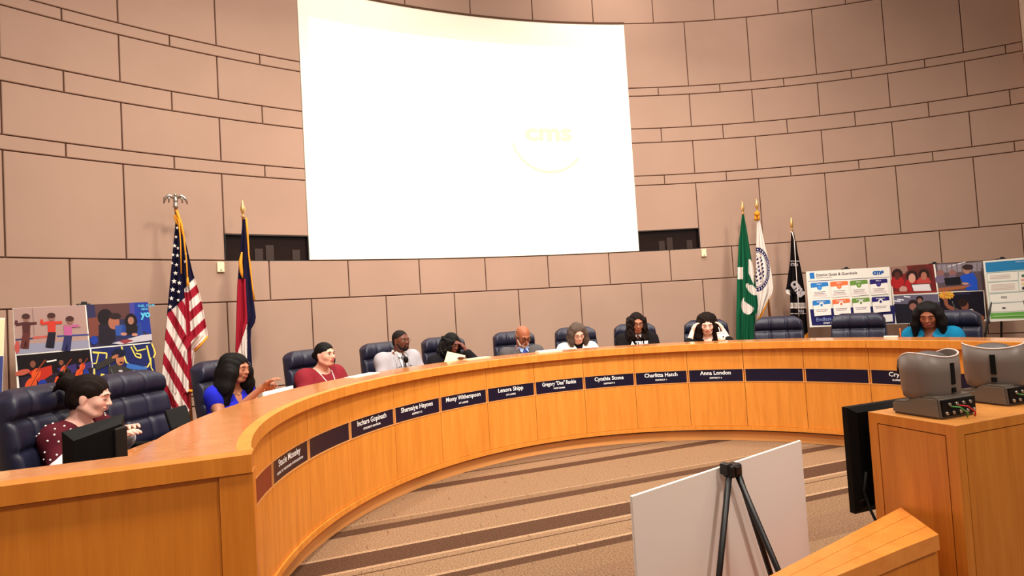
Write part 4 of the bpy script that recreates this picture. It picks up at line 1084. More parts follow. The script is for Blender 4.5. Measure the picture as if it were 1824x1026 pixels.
flag('green flag with white leaf shapes right of the second booth window', 'flag', Z3,
     [(120, 125), (97, 330), (86, 560), (82, 800), (80, 940), (84, 985)], [(133, 125), (152, 230), (168, 330), (200, 520), (218, 650), (228, 740), (222, 785), (208, 800), (212, 985)], pat_g, [F_GRN, F_WHT],
     [(128, 122), (140, 900)], 'spear', 3, .045, 80, 160)
def pat_w(x, y):
    X, Y = inv(x, y, 1290, 350, 3.8); r = math.hypot((X-222)/88, (Y-495)/152)
    if .80 < r < .98:
        return 1 if abs(r-.89) < .035 and (math.atan2(Y-495, X-222)*7) % 1 < .42 else 2
    if r < .62:
        q = math.sin(X*.20+Y*.09)*math.cos(Y*.13-X*.05); return 2 if (q > .25 or abs((Y-495)-(X-222)*.9) < 3) else 1
    if .74 < r < .765: return 2
    if Y > 800-(X-235)*1.75 and X > 222: return 3 if Y > 812-(X-235)*1.75 else 1
    return 1
def w_extra(t, on, nrm):
    bm = bmesh.new(); A = lambda X, Y, o=.03: on(*Z3((X, Y)))+nrm*o
    lathe(bm, [(.02, -.03), (.035, -.01), (.032, .02), (.012, .035)], 12, A(222, 120)); tube(bm, [A(212, 130), A(214, 165)], [.014, .02]); tube(bm, [A(232, 130), A(232, 160)], [.014, .018]); child('gold_tassel', bm, M_GOLDF, t)
flag('white flag with round navy seal between the green and the black flag', 'flag', Z3,
     [(222, 150), (215, 350), (213, 600), (218, 800), (220, 882)], [(238, 150), (256, 230), (275, 330), (303, 440), (320, 520), (331, 620), (322, 660), (300, 705), (262, 790), (236, 850), (226, 884)], pat_w, [F_RED, F_WHT, F_SEAL, F_GLD],
     [(224, 105), (305, 760)], 'spear', 2, .04, 90, 160, w_extra)
def pat_b(x, y):
    X, Y = inv(x, y, 1290, 350, 3.8)
    if Y > 630 and X < 446 and Y < 668 and X > 415: return 1
    if X < 447: return 0
    if abs(Y-440) < 2.5 or abs(Y-722) < 3 or abs(Y-752) < 3 or abs(Y-790) < 2 or (725 < Y < 750 and int(X) % 9 < 6): return 1 if 448 < X < 552 else 0
    if Y > 905+(570-X)*.9+10: return 2
    return 0
def b_extra(t, on, nrm):
    bm = bmesh.new(); A = lambda X, Y, o=.085: on(*Z3((X, Y)))+nrm*o
    def pl(ox, oy, ang, s): 
        c, s_ = math.cos(ang), math.sin(ang)
        return lambda x, y: A(ox+(x*c+y*s_)*s, oy+(x*s_-y*c)*s)
    add_text(bm, 'cms', 92, pl(446, 590, math.radians(54), 1), .05, align='LEFT', sx=.8)
    add_text(bm, 'ETE A', 26, pl(450, 470, math.radians(3), 1), .03, align='LEFT', sx=.75); add_text(bm, 'IOLI', 24, pl(504, 782, math.radians(2), 1), .03, align='LEFT', sx=.8)
    child('flag_lettering', bm, flat('flag_grey_white', (170, 160, 164)), t)
    bm = bmesh.new(); tube(bm, [A(462, 240, .02), A(474, 300), A(487, 500), A(500, 700), A(505, 812)], .005, 6); tube(bm, [A(450, 235, .0), A(462, 250, .05), A(474, 300)], .006, 6); child('white_cord', bm, F_WHT, t)
flag('black flag with diagonal white letters left of the goals board', 'flag', Z3,
     [(453, 240), (447, 420), (422, 610), (415, 640), (418, 655), (445, 668), (448, 800), (462, 985)], [(470, 240), (500, 400), (528, 540), (543, 640), (555, 800), (570, 985)], pat_b, [F_BLK, F_WHT, F_GLD],
     [(459, 232), (470, 900)], 'spear', 3, .045, 90, 160, b_extra)
# ================================================================= display boards on easels
def easel(label, c, tu, nr, ztray, ztop, spread=.42, depth=.36, group=None, m=None):
    """c: point on the board's centre line (x, y); tu: unit vector along the board; nr: unit vector to the front"""
    t = thing('easel', label, 'easel', (c.x, c.y, 0), 0, group)
    ap = Vector((c.x, c.y, ztop+.03))-nr*.035
    bm = bmesh.new(); mx = Matrix(((tu.x, -nr.x, 0, ap.x), (tu.y, -nr.y, 0, ap.y), (0, 0, 1, ap.z), (0, 0, 0, 1)))
    box(bm, -.045, .045, -.02, .035, -.035, .03, 0, mx, .008); box(bm, -.02, .02, -.028, -.018, -.03, .045, 0, mx, .004); child('easel_head', bm, M_BLACKM, t)
    for s in (-1, 1):
        f = Vector((c.x, c.y, 0))+tu*s*spread+nr*.10; a = ap+tu*s*.03
        bm = bmesh.new(); tube(bm, [a, f+Vector((0, 0, .01))], [.013, .011], 8); child('leg', bm, M_BLACKM, t)
        k = (ztop+.03-ztray)/(ztop+.03); q = a.lerp(f, k)
        bm = bmesh.new(); tube(bm, [q-Vector((0, 0, .012))-nr*.02, q-Vector((0, 0, .012))+nr*.05], .008, 6); tube(bm, [q-Vector((0, 0, .012))+nr*.05, q+Vector((0, 0, .012))+nr*.05], .007, 6); child('support_peg', bm, M_BLACKM, t)
    bm = bmesh.new(); tube(bm, [ap-nr*.01, Vector((c.x, c.y, .01))-nr*depth], [.013, .011], 8); child('rear_leg', bm, M_BLACKM, t)
    return t
_art_n = 0
def colmat(rgb): return mat('print_%02x%02x%02x' % tuple(rgb), rgb, .45, .25)
class Board:
    def __init__(s, label, tr, tl, trc, zb, R, border, elabel, width=None, cat='display board', easel_on=True):
        s.tr = tr; A = cyl_pt(*tr(tl), R); B = cyl_pt(*tr(trc), R)
        if width: A = B-(B-A).normalized()*width
        s.A, s.B = A, B; s.u = (B-A).normalized(); s.W = (B-A).length
        s.n = s.u.cross(Vector((0, 0, 1))).normalized()
        s.d = s.n.cross(s.u).normalized()
        if s.d.z < 0: s.d = -s.d
        s.d = -s.d; s.H = (A.z+B.z)/2-zb
        mid = (A+B)/2
        s.t = thing('display_board', label, cat, (mid.x, mid.y, zb), 0)
        bm = bmesh.new(); mx = Matrix(((s.u.x, s.n.x, -s.d.x, A.x), (s.u.y, s.n.y, -s.d.y, A.y), (s.u.z, s.n.z, -s.d.z, A.z), (0, 0, 0, 1)))
        box(bm, 0, s.W, -.012, 0, -s.H, 0, 0, mx); child('board', bm, border, s.t)
        s.m = []; s.bm = None; s.lay = 0
        if easel_on:
            un = Vector((s.u.x, s.u.y, 0)).normalized(); easel(elabel, mid-s.n*.015, un, s.n, zb, (A.z+B.z)/2-.045, group='easels behind the dais')
    def begin(s): s.bm = bmesh.new(); s.m = []; s.lay = 0
    def mi(s, rgb):
        m = colmat(rgb)
        if m not in s.m: s.m.append(m)
        return s.m.index(m)
    def pt(s, p, off=0):
        x, y = s.tr(p); return on_plane(x, y, s.A, s.n)+s.n*(.0006+s.lay*.00025+off)
    def poly(s, pts, rgb):
        s.lay += 1; i = s.mi(rgb); vs = [s.bm.verts.new(s.pt(p)) for p in pts]
        f = s.bm.faces.new(vs); f.material_index = i
        if f.normal.dot(s.n) < 0: pass
    def rect(s, x0, y0, x1, y1, rgb, sl=0):
        s.poly([(x0, y0), (x1, y0-(x1-x0)*sl), (x1+0, y1-(x1-x0)*sl), (x0, y1)], rgb)
    def oval(s, cx, cy, rx, ry, rgb, rot=0, n=18):
        c, s_ = math.cos(math.radians(rot)), math.sin(math.radians(rot))
        s.poly([(cx+rx*math.cos(a)*c-ry*math.sin(a)*s_, cy+rx*math.cos(a)*s_+ry*math.sin(a)*c) for a in [2*math.pi*k/n for k in range(n)]], rgb)
    def line(s, pts, w, rgb):
        for a, b in zip(pts, pts[1:]):
            dx, dy = b[0]-a[0], b[1]-a[1]; l = math.hypot(dx, dy)+1e-6; nx_, ny_ = -dy/l*w/2, dx/l*w/2
            s.poly([(a[0]+nx_, a[1]+ny_), (b[0]+nx_, b[1]+ny_), (b[0]-nx_, b[1]-ny_), (a[0]-nx_, a[1]-ny_)], rgb)
    def text(s, st, x, y, size, rgb, bold=.02, ang=-3.0, align='LEFT'):
        s.lay += 1; i = s.mi(rgb); c, s_ = math.cos(math.radians(ang)), math.sin(math.radians(ang))
        add_text(s.bm, st, size, lambda X, Y: s.pt((x+X*c+Y*s_*1, y+X*s_-Y*c)), bold, i, align)
    def end(s, nm, label=None):
        bmesh.ops.triangulate(s.bm, faces=[f for f in s.bm.faces if len(f.verts) > 4])
        for f in s.bm.faces:
            f.normal_update()
            if f.normal.dot(s.n) < 0: f.normal_flip()
        o = child(nm, s.bm, s.m, s.t)
        if label: o['label'] = label
# --- left collage
ZA = crop(0, 520, 5.13)
b = Board('photo collage board of four pictures standing behind the foreground clerk', ZA, (115, 150), (1350, 92), .86, 8.59, M_PAPER, 'black easel holding the photo collage behind the foreground clerk')
b.begin(); b.poly([(118, 152), (775, 120), (812, 512), (146, 572)], (176, 144, 136)); b.poly([(146, 572), (140, 480), (808, 440), (812, 512)], (150, 150, 172)); b.poly([(290, 150), (302, 150), (318, 400), (306, 400)], (150, 122, 116))
b.line([(140, 438), (300, 425)], 16, (60, 60, 96)); b.line([(300, 420), (440, 408)], 22, (196, 92, 84)); b.line([(520, 405), (810, 390)], 14, (60, 70, 140)); b.oval(158, 505, 24, 58, (190, 84, 78))
for (cx, cy, body, legs_, dx) in ((240, 240, (84, 44, 42), (100, 50, 46), 0), (472, 232, (206, 62, 48), (34, 30, 44), 0), (640, 262, (190, 96, 148), (48, 50, 96), -20)):
    b.poly([(cx-40+dx, cy+35), (cx+38+dx, cy+35), (cx+34+dx, cy+140), (cx-34+dx, cy+140)], body); b.poly([(cx-32+dx, cy+135), (cx+38+dx, cy+135), (cx+22+dx, cy+280), (cx-2+dx, cy+280), (cx-4+dx, cy+200), (cx-34+dx, cy+278), (cx-58+dx, cy+272)], legs_)
    b.line([(cx-34+dx, cy+50), (cx-95+dx, cy+60), (cx-90+dx, cy+20)] if cx != 640 else [(cx-60, cy+40), (cx+95, cy+55)], 26 if cx != 640 else 12, body if cx != 640 else (170, 120, 110)); b.line([(cx+34+dx, cy+50), (cx+95+dx, cy+45)], 24, body)
    b.oval(cx, cy-2, 32, 34, (150, 104, 92)); b.oval(cx-4, cy-16, 38, 26, (74, 44, 40))
b.end('photo_of_balancing_children')
b.begin(); b.poly([(786, 118), (1350, 92), (1388, 458), (824, 508)], (50, 48, 84)); b.poly([(860, 116), (1180, 100), (1190, 250), (880, 250)], (92, 60, 60)); b.poly([(1180, 100), (1350, 93), (1384, 390), (1240, 330)], (34, 56, 150)); b.poly([(1180, 100), (1225, 98), (1235, 230), (1190, 240)], (70, 66, 150))
b.poly([(805, 240), (920, 225), (900, 400), (815, 420)], (122, 68, 58)); b.oval(960, 230, 70, 75, (32, 24, 30)); b.poly([(900, 300), (1030, 280), (1060, 430), (1000, 490), (905, 480)], (38, 32, 44)); b.oval(1040, 280, 52, 62, (168, 104, 82)); b.oval(1050, 222, 56, 30, (46, 32, 36)); b.poly([(1050, 310), (1120, 300), (1120, 400), (1060, 400)], (52, 84, 160))
b.poly([(1120, 300), (1290, 280), (1310, 400), (1110, 410)], (40, 66, 140)); b.oval(1195, 270, 58, 74, (32, 24, 28)); b.oval(1195, 262, 28, 36, (160, 112, 92)); b.poly([(1150, 320), (1260, 310), (1250, 390), (1150, 400)], (34, 28, 34)); b.oval(1130, 385, 30, 14, (190, 130, 110)); b.oval(1230, 390, 28, 14, (190, 130, 110))
b.poly([(1020, 470), (1290, 395), (1384, 384), (1388, 440), (1100, 480)], (196, 190, 200)); b.poly([(1080, 450), (1160, 430), (1220, 445), (1140, 475)], (150, 60, 66)); b.oval(858, 440, 34, 40, (36, 62, 160))
b.text('FUEL YOUR', 1258, 140, 30, (90, 180, 220), .03); b.text('BENE', 1290, 168, 26, (90, 180, 220), .03); b.text('yo', 1288, 232, 84, (90, 190, 226), .05); b.end('photo_of_students_at_table')
b.begin(); b.poly([(150, 582), (820, 524), (850, 800), (185, 940)], (26, 16, 22)); b.poly([(185, 780), (850, 690), (850, 800), (190, 935)], (44, 32, 48))
for (cx, cy, k) in ((320, 790, 1.0), (575, 750, .8), (745, 705, .6)):
    b.poly([(cx-70*k, cy-60*k), (cx+150*k, cy-120*k), (cx+160*k, cy-40*k), (cx+40*k, cy+40*k)], (190, 50, 34) if k == 1 else (60, 50, 110)); b.oval(cx-20*k, cy-130*k, 26*k, 32*k, (130, 78, 60))
    b.oval(cx-40*k, cy+70*k, 52*k, 82*k, (222, 84, 40), 22); b.oval(cx+10*k, cy-40*k, 40*k, 56*k, (226, 88, 42), 22); b.line([(cx+10*k, cy-60*k), (cx+95*k, cy-170*k)], 13*k, (140, 60, 36)); b.line([(cx-60*k, cy+110*k), (cx+50*k, cy-90*k)], 5*k, (90, 30, 20)); b.oval(cx+70*k, cy+60*k, 44*k, 50*k, (38, 58, 150))
b.oval(205, 735, 70, 26, (190, 90, 70), -15); b.line([(425, 638), (515, 622)], 14, (240, 236, 230)); b.end('photo_of_cello_players')
b.begin(); b.poly([(834, 520), (1392, 468), (1432, 800), (860, 800)], (34, 40, 96))
YL = (236, 216, 96)
b.line([(845, 550), (975, 560), (972, 610)], 14, YL); b.line([(850, 556), (900, 560), (880, 650), (850, 655)], 10, YL); b.line([(1110, 500), (1150, 640), (1215, 690), (1345, 690), (1375, 640), (1340, 490)], 14, YL); b.line([(1195, 500), (1240, 590), (1285, 605), (1285, 570), (1240, 560)], 12, YL); b.line([(1220, 490), (1250, 540), (1330, 520)], 12, YL); b.line([(1385, 470), (1420, 560), (1400, 600)], 12, YL); b.line([(860, 700), (865, 795)], 14, YL); b.line([(1375, 600), (1380, 690), (1432, 780)], 10, YL)
b.poly([(1160, 650), (1350, 690), (1330, 720), (1150, 700)], (60, 110, 190)); b.poly([(920, 745), (955, 750), (940, 780), (915, 775)], YL)
b.poly([(985, 690), (1050, 660), (1130, 680), (1230, 720), (1240, 800), (990, 800)], (60, 56, 56)); b.line([(870, 690), (960, 650), (1040, 600)], 56, (56, 52, 50)); b.oval(1095, 620, 38, 52, (186, 116, 84)); b.oval(1085, 560, 62, 40, (28, 30, 50)); b.oval(1050, 590, 34, 14, (180, 110, 80), -25); b.oval(1105, 645, 18, 9, (60, 34, 30)); b.oval(1100, 722, 20, 11, (200, 190, 190)); b.line([(1210, 722), (1345, 718)], 12, (214, 214, 220)); b.end('photo_of_saluting_person')
# --- sliver at the left border
ZP = crop(0, 0, 1)
b = Board('display board cut off by the left edge of the photo, cream above blue', ZP, (-30, 566), (9, 566), .90, 8.59, M_PAPER, 'black easel holding the cut-off board at the far left', width=.95)
b.begin(); vc = ((on_plane(8, 634, b.A, b.n)-b.A).dot(b.d))
for v0, v1, rgb in ((.012, vc, (250, 236, 190)), (vc, b.H-.012, (66, 74, 134))):
    b.lay += 1; vs = [b.bm.verts.new(b.A+b.u*x+b.d*y+b.n*.001) for x, y in ((.012, v0), (b.W-.002, v0), (b.W-.002, v1), (.012, v1))]; b.bm.faces.new(vs).material_index = b.mi(rgb)
b.end('printed_face')
# --- goals board
ZG = crop(1300, 440, 5.4)
b = Board('white display board titled district goals and guardrails with eight coloured tiles', ZG, (733, 236), (1535, 190), .884, 8.59, M_PAPER, 'black easel holding the goals board')
b.begin(); NV = (34, 32, 92)
b.poly([(765, 250), (808, 245), (818, 303), (772, 307)], (40, 120, 200)); b.text('District Goals & Guardrails', 828, 284, 36, (84, 50, 62), .02, -3.5); b.text('2024-2029 Strategic Plan', 832, 302, 15, (140, 110, 110), .01, -3.5); b.text('cms', 1375, 266, 66, (36, 92, 170), .06, -3.5)
b.line([(752, 330), (1532, 288)], 4, (60, 66, 120)); b.poly([(770, 600), (1585, 560), (1590, 735), (790, 755)], NV)
cols = [(48, 130, 206), (238, 122, 72), (112, 150, 70), (44, 34, 110)]
for r in range(2):
    for c in range(4):
        x0 = 775+c*188.5+r*17; y0 = 348-c*11+r*170; w_, h_ = 168, 150
        sl = .055
        b.poly([(x0+2, y0+6), (x0+w_, y0-w_*sl+4), (x0+w_+14, y0+h_-w_*sl-8), (x0+20, y0+h_-2)], (250, 244, 238))
        b.poly([(x0, y0+4), (x0+8, y0-2), (x0+w_-6, y0-w_*sl-2), (x0+w_+1, y0-w_*sl+5), (x0+w_+5, y0+36-w_*sl), (x0+5, y0+46)], cols[c])
        b.oval(x0+w_/2+3, y0+44-4, 24, 26, cols[c] if r == 0 else (244, 240, 236)); b.oval(x0+w_/2+3, y0+40, 12, 13, tuple(min(255, v+40) for v in cols[c]) if r == 0 else cols[c])
        b.text('GOAL %d' % (c+1) if r == 0 else 'GUARDRAIL %d' % (c+1), x0+w_/2, y0+14, 14, (240, 240, 244), .03, -3, 'CENTER')
        for k in range(2): b.line([(x0+30+k*10, y0+88+k*15), (x0+w_-22-k*10, y0+81+k*15)], 4, (120, 92, 100))
        if r == 0:
            for k in range(3): b.line([(x0+26, y0+112+k*8), (x0+w_-8, y0+105+k*8)], 2, (206, 170, 166))
b.text('Endless Possibilities', 826, 716, 50, (150, 170, 220), .0, -5); b.text('START WITH', 896, 738, 22, (236, 236, 244), .03, -2); b.poly([(1468, 650), (1556, 645), (1562, 715), (1476, 722)], (236, 232, 230)); b.end('printed_face')
# --- right collage
ZC = crop(1560, 440, 5.129)
b = Board('photo collage board of four pictures standing behind the woman in teal', ZC, (132, 180), (972, 132), .868, 8.63, M_PAPER, 'black easel holding the photo collage behind the woman in teal')
b.begin(); b.poly([(132, 182), (524, 155), (560, 412), (162, 432)], (116, 36, 34)); b.poly([(140, 185), (280, 172), (300, 240), (150, 250)], (150, 112, 100)); b.poly([(270, 235), (330, 180), (430, 165), (500, 200), (520, 300), (300, 320)], (92, 40, 34))
for cx, cy, r_, cl in ((196, 262, 34, (90, 44, 36)), (330, 285, 40, (212, 156, 136)), (438, 265, 34, (176, 112, 92))):
    b.oval(cx, cy-16, r_+14, r_+14, (46, 24, 22)); b.oval(cx, cy+60, r_+28, 58, (176, 34, 38) if cl[0] != 176 else (190, 70, 64)); b.oval(cx, cy, r_*.8, r_*1.1, cl)
b.oval(250, 388, 36, 32, (196, 150, 136)); b.poly([(322, 342), (490, 335), (512, 405), (345, 408)], (232, 226, 230)); b.line([(322, 342), (490, 335), (512, 405), (345, 408), (322, 342)], 6, (52, 56, 66)); b.poly([(162, 408), (560, 398), (560, 412), (162, 432)], (150, 46, 40)); b.end('photo_of_award_winners')
b.begin(); b.poly([(540, 152), (975, 134), (1000, 395), (572, 410)], (98, 82, 88)); b.poly([(560, 160), (970, 140), (972, 220), (570, 235)], (150, 140, 148)); b.line([(640, 184), (820, 136)], 8, (226, 222, 226))
for x in range(600, 980, 46): b.line([(x, 150), (x+6, 240)], 10, (120, 108, 118))
for cx, cy in ((700, 240), (590, 240)): b.oval(cx, cy, 34, 34, (150, 104, 100)); b.oval(cx, cy+55, 50, 40, (120, 104, 130))
b.poly([(620, 285), (765, 270), (780, 340), (640, 350)], (26, 24, 32)); b.poly([(765, 275), (800, 250), (890, 235), (925, 300), (930, 395), (830, 395), (800, 335)], (34, 84, 200)); b.oval(828, 212, 34, 36, (176, 128, 110)); b.oval(838, 184, 50, 26, (60, 40, 40)); b.poly([(566, 375), (880, 345), (800, 380), (572, 410)], (172, 100, 66)); b.oval(815, 334, 34, 10, (206, 150, 130)); b.end('photo_of_computer_class')
b.begin(); b.poly([(164, 444), (570, 428), (590, 690), (190, 700)], (104, 98, 120)); b.poly([(164, 520), (300, 520), (400, 690), (190, 700)], (30, 28, 40))
for x, y in ((285, 455), (225, 482), (196, 495)): b.line([(x-30, y-4), (x+30, y+2)], 12, (226, 226, 238))
b.oval(340, 520, 46, 40, (40, 26, 28)); b.oval(340, 545, 34, 32, (150, 100, 88)); b.oval(400, 475, 32, 30, (36, 26, 28)); b.oval(400, 490, 22, 22, (150, 104, 90)); b.poly([(420, 520), (585, 500), (590, 690), (470, 690)], (64, 66, 80)); b.end('photo_of_classroom')
b.begin(); b.poly([(574, 420), (980, 402), (1002, 660), (780, 690), (594, 690)], (24, 20, 34)); b.line([(720, 430), (860, 424)], 10, (50, 48, 84))
for k in range(12): a = k*.52; b.oval(645+50*math.cos(a), 440+20*math.sin(a), 22, 12, (230, 150+8*(k % 4), 60), k*30)
b.line([(630, 470), (650, 540), (760, 590)], 34, (150, 88, 66)); b.line([(880, 590), (985, 655), (920, 668)], 34, (150, 88, 66)); b.oval(808, 530, 38, 50, (132, 76, 58), -20); b.oval(790, 505, 48, 40, (40, 24, 24), -20)
b.poly([(755, 600), (800, 575), (880, 565), (905, 600), (900, 670), (770, 682)], (236, 214, 206)); b.poly([(765, 605), (870, 575), (895, 605), (850, 650), (800, 655)], (238, 190, 80)); b.text('EAGLES', 762, 626, 30, (50, 34, 50), .05, -6); b.end('photo_of_cheerleader')
# --- right blue and green board
b = Board('blue and green information board cut off at the right edge behind the dais', ZC, (980, 128), (1354, 96), .862, 8.53, M_PAPER, 'black easel holding the blue and green board')
b.begin(); b.poly([(998, 142), (1380, 112), (1380, 204), (1008, 232)], (44, 132, 186)); b.poly([(1008, 232), (1380, 204), (1390, 590), (1045, 605)], (206, 214, 200)); b.poly([(1045, 605), (1390, 590), (1392, 650), (1050, 656)], (110, 176, 80))
for x0, y0, x1, y1 in ((1018, 240, 1292, 312), (1028, 326, 1298, 414), (1040, 430, 1380, 508), (1048, 520, 1380, 592), (1306, 222, 1390, 400)):
    b.poly([(x0, y0), (x1, y0-(x1-x0)*.07), (x1+8, y1-(x1-x0)*.04), (x0+6, y1)], (246, 242, 232))
    b.line([(x0, y0), (x1, y0-(x1-x0)*.07)], 4, (110, 140, 150))
for k in range(3): b.line([(1040, 262+k*14), (1230, 252+k*14)], 3, (190, 160, 150))
for k in range(5): b.line([(1050, 346+k*12), (1270, 334+k*12)], 3, (206, 176, 166))
for k in range(3): b.line([(1150+k*18, 448), (1152+k*18, 468)], 8, (60, 60, 60))
b.oval(1168, 556, 18, 8, (90, 90, 100)); b.oval(1345, 262, 18, 12, (80, 110, 80)); b.oval(1350, 376, 18, 14, (60, 60, 60)); b.line([(1325, 300), (1380, 296)], 18, (240, 170, 150)); b.line([(1328, 336), (1380, 332)], 18, (244, 214, 150)); b.text('Endless Possibilities', 1275, 142, 18, (220, 236, 244), .0, -5)
b.line([(1066, 634), (1380, 622)], 8, (170, 214, 140)); b.end('printed_face')
# ================================================================= foreground
def at_z(x, y, z):
    d = ray(x, y); return CAM+d*((z-CAM.z)/d.z)
# --- white foam board on its easel, seen from behind
ZTB = .747
A, B = at_z(1126, 885, ZTB), at_z(1427, 785, ZTB); u = (B-A).normalized(); n = u.cross(Vector((0, 0, 1))).normalized()     # n points to us
if n.dot(CAM-A) < 0: n = -n
t = thing('display_board', 'large blank white foam board seen from behind in the open floor', 'display board', ((A+B)/2).xy.to_3d()+Vector((0, 0, .06)), 0)
bm = bmesh.new(); W = (B-A).length
mx = Matrix(((u.x, n.x, 0, A.x), (u.y, n.y, 0, A.y), (0, 0, 1, ZTB), (0, 0, 0, 1))); box(bm, 0, W, -.006, 0, -.69, 0, 0, mx); child('foam_core', bm, mat('foam_board_back', (240, 228, 218), .6), t)
bm = bmesh.new(); box(bm, -.001, W+.001, -.009, -.0061, -.691, .001, 0, mx); child('white_facing', bm, mat('foam_facing', (250, 248, 244), .5), t)
c = (A+B)/2
hp = on_plane(1301, 832, A+n*.03, n); cc = Vector((hp.x, hp.y, 0))
et = thing('easel', 'black folding easel carrying the blank white board in the open floor', 'easel', cc, 0)
def eb(nm, pts, r, rect=True):
    bm = bmesh.new(); tube(bm, pts, r, 8); child(nm, bm, M_BLACKM, et)
mx2 = Matrix(((u.x, n.x, 0, cc.x), (u.y, n.y, 0, cc.y), (0, 0, 1, hp.z), (0, 0, 0, 1)))
bm = bmesh.new(); box(bm, -.030, .030, -.014, .028, -.030, .012, 0, mx2, .007); box(bm, -.036, -.008, -.02, .016, -.022, .018, 0, mx2, .005); box(bm, .010, .040, -.02, .016, -.026, .010, 0, mx2, .005); box(bm, -.012, .014, .02, .034, -.02, .008, 0, mx2, .004)
for s in (-.010, .012): box(bm, s-.002, s+.002, .028, .031, -.026, -.014, 0, mx2)
child('easel_head', bm, M_BLACKM, et)
Wp = lambda x, y, z: cc+u*x+n*y+Vector((0, 0, hp.z+z))
eb('leg', [Wp(-.018, .008, -.01), Wp(-.255, .02, -hp.z+.005)], [.0105, .0095]); eb('leg', [Wp(.026, .008, -.01), Wp(.285, .02, -hp.z+.005)], [.0105, .0095])
eb('rear_leg', [Wp(.008, .014, -.01), Wp(.01, .34, -hp.z+.005)], [.0105, .0095])
eb('support_peg', [Wp(-.24, .015, -.60-.0), Wp(-.24, -.07, -.675)], .006); eb('support_peg', [Wp(.26, .015, -.60), Wp(.26, -.07, -.675)], .006)
# --- audio-visual cabinet
CX0, CX1, CY0, CY1, CZ = -.107, .95, -1.151, -.822, .86
t = thing('wooden_cabinet', 'tall orange-brown veneer cabinet carrying the two grey video cameras', 'cabinet', ((CX0+CX1)/2, (CY0+CY1)/2, 0))
bm = bmesh.new(); g = .0035
def inset_face(bm, P, U, V, w_, h_, m_):
    """frame around a flush panel with a dark shadow gap; P lower-left corner, U across, V up, outward = U x V"""
    N = U.cross(V)
    def q(a, b_, c_, d_, z0, z1, mi):
        vs = [bm.verts.new(P+U*x+V*y+N*z) for z in (z0, z1) for x, y in ((a, c_), (b_, c_), (b_, d_), (a, d_))]
        for f in ((3, 2, 1, 0), (4, 5, 6, 7), (0, 1, 5, 4), (1, 2, 6, 5), (2, 3, 7, 6), (3, 0, 4, 7)):
            bm.faces.new([vs[i] for i in f]).material_index = mi
    q(.012, w_-.012, .005, h_-.012, -.011, -.006, 1)
    q(0, w_, h_-m_, h_, -.006, 0, 0); q(0, w_, 0, m_, -.006, 0, 0); q(0, m_, m_, h_-m_, -.006, 0, 0); q(w_-m_, w_, m_, h_-m_, -.006, 0, 0)
    q(m_+g, w_-m_-g, m_+g, h_-m_-g, -.006, -.0005, 0)
inset_face(bm, Vector((CX0+.0063, CY0, 0)), Vector((1, 0, 0)), Vector((0, 0, 1)), CX1-CX0-.0063, CZ-.002, .032)
inset_face(bm, Vector((CX0, CY1, 0)), Vector((0, -1, 0)), Vector((0, 0, 1)), CY1-CY0, CZ-.002, .036)
box(bm, CX0+.0065, CX1, CY0+.0065, CY1, 0, CZ-.003, 1)
child('cabinet_body', bm, [M_CAB, M_GROOVE], t)
bm = bmesh.new(); box(bm, CX0, CX1, CY0, CY1, CZ-.002, CZ+.0, 0); child('cabinet_top', bm, M_CAB2, t)
# --- low curved desk ledge running up to the cabinet
ZL = .52
bk = [at_z(1240, 1094, ZL), at_z(1370, 1026, ZL), at_z(1545, 935, ZL), at_z(1650, 893, ZL)]
fr = [at_z(1330, 1100, ZL), at_z(1490, 1026, ZL), at_z(1610, 976, ZL), at_z(1672, 952, ZL)]
for P_ in (bk[3], fr[3]): P_.x = min(P_.x, CX0-.004)
md = [b_.lerp(f_, .30) for b_, f_ in zip(bk, fr)]; md2 = [b_.lerp(f_, .72) for b_, f_ in zip(bk, fr)]
t = thing('low_desk', 'low orange-wood desk ledge entering from the bottom edge beside the cabinet', 'desk', ((bk[1]+fr[1])/2).xy.to_3d())
def ribbon(bm, a, b_, z0, z1, mi=0):
    for i in range(len(a)-1):
        P4 = [a[i], a[i+1], b_[i+1], b_[i]]
        lo = [bm.verts.new((p.x, p.y, z0)) for p in P4]; hi = [bm.verts.new((p.x, p.y, z1)) for p in P4]
        bm.faces.new(hi[::-1]); bm.faces.new(lo)
        for k in range(4): bm.faces.new((lo[k], hi[k], hi[(k+1) % 4], lo[(k+1) % 4]))
bm = bmesh.new()
ribbon(bm, bk, [p.lerp(q, .985) for p, q in zip(bk, md)], ZL-.03, ZL); ribbon(bm, [p.lerp(q, .015) for p, q in zip(md, md2)], [p.lerp(q, .985) for p, q in zip(md, md2)], ZL-.03, ZL); ribbon(bm, [p.lerp(q, .02) for p, q in zip(md2, fr)], fr, ZL-.05, ZL)
bmesh.ops.recalc_face_normals(bm, faces=bm.faces); child('ledge', bm, M_LOW, t)
bm = bmesh.new(); ribbon(bm, [b_.lerp(f_, .06) for b_, f_ in zip(bk, fr)], [b_.lerp(f_, .93) for b_, f_ in zip(bk, fr)], 0, ZL-.051); bmesh.ops.recalc_face_normals(bm, faces=bm.faces); child('front_panel', bm, M_WING, t)
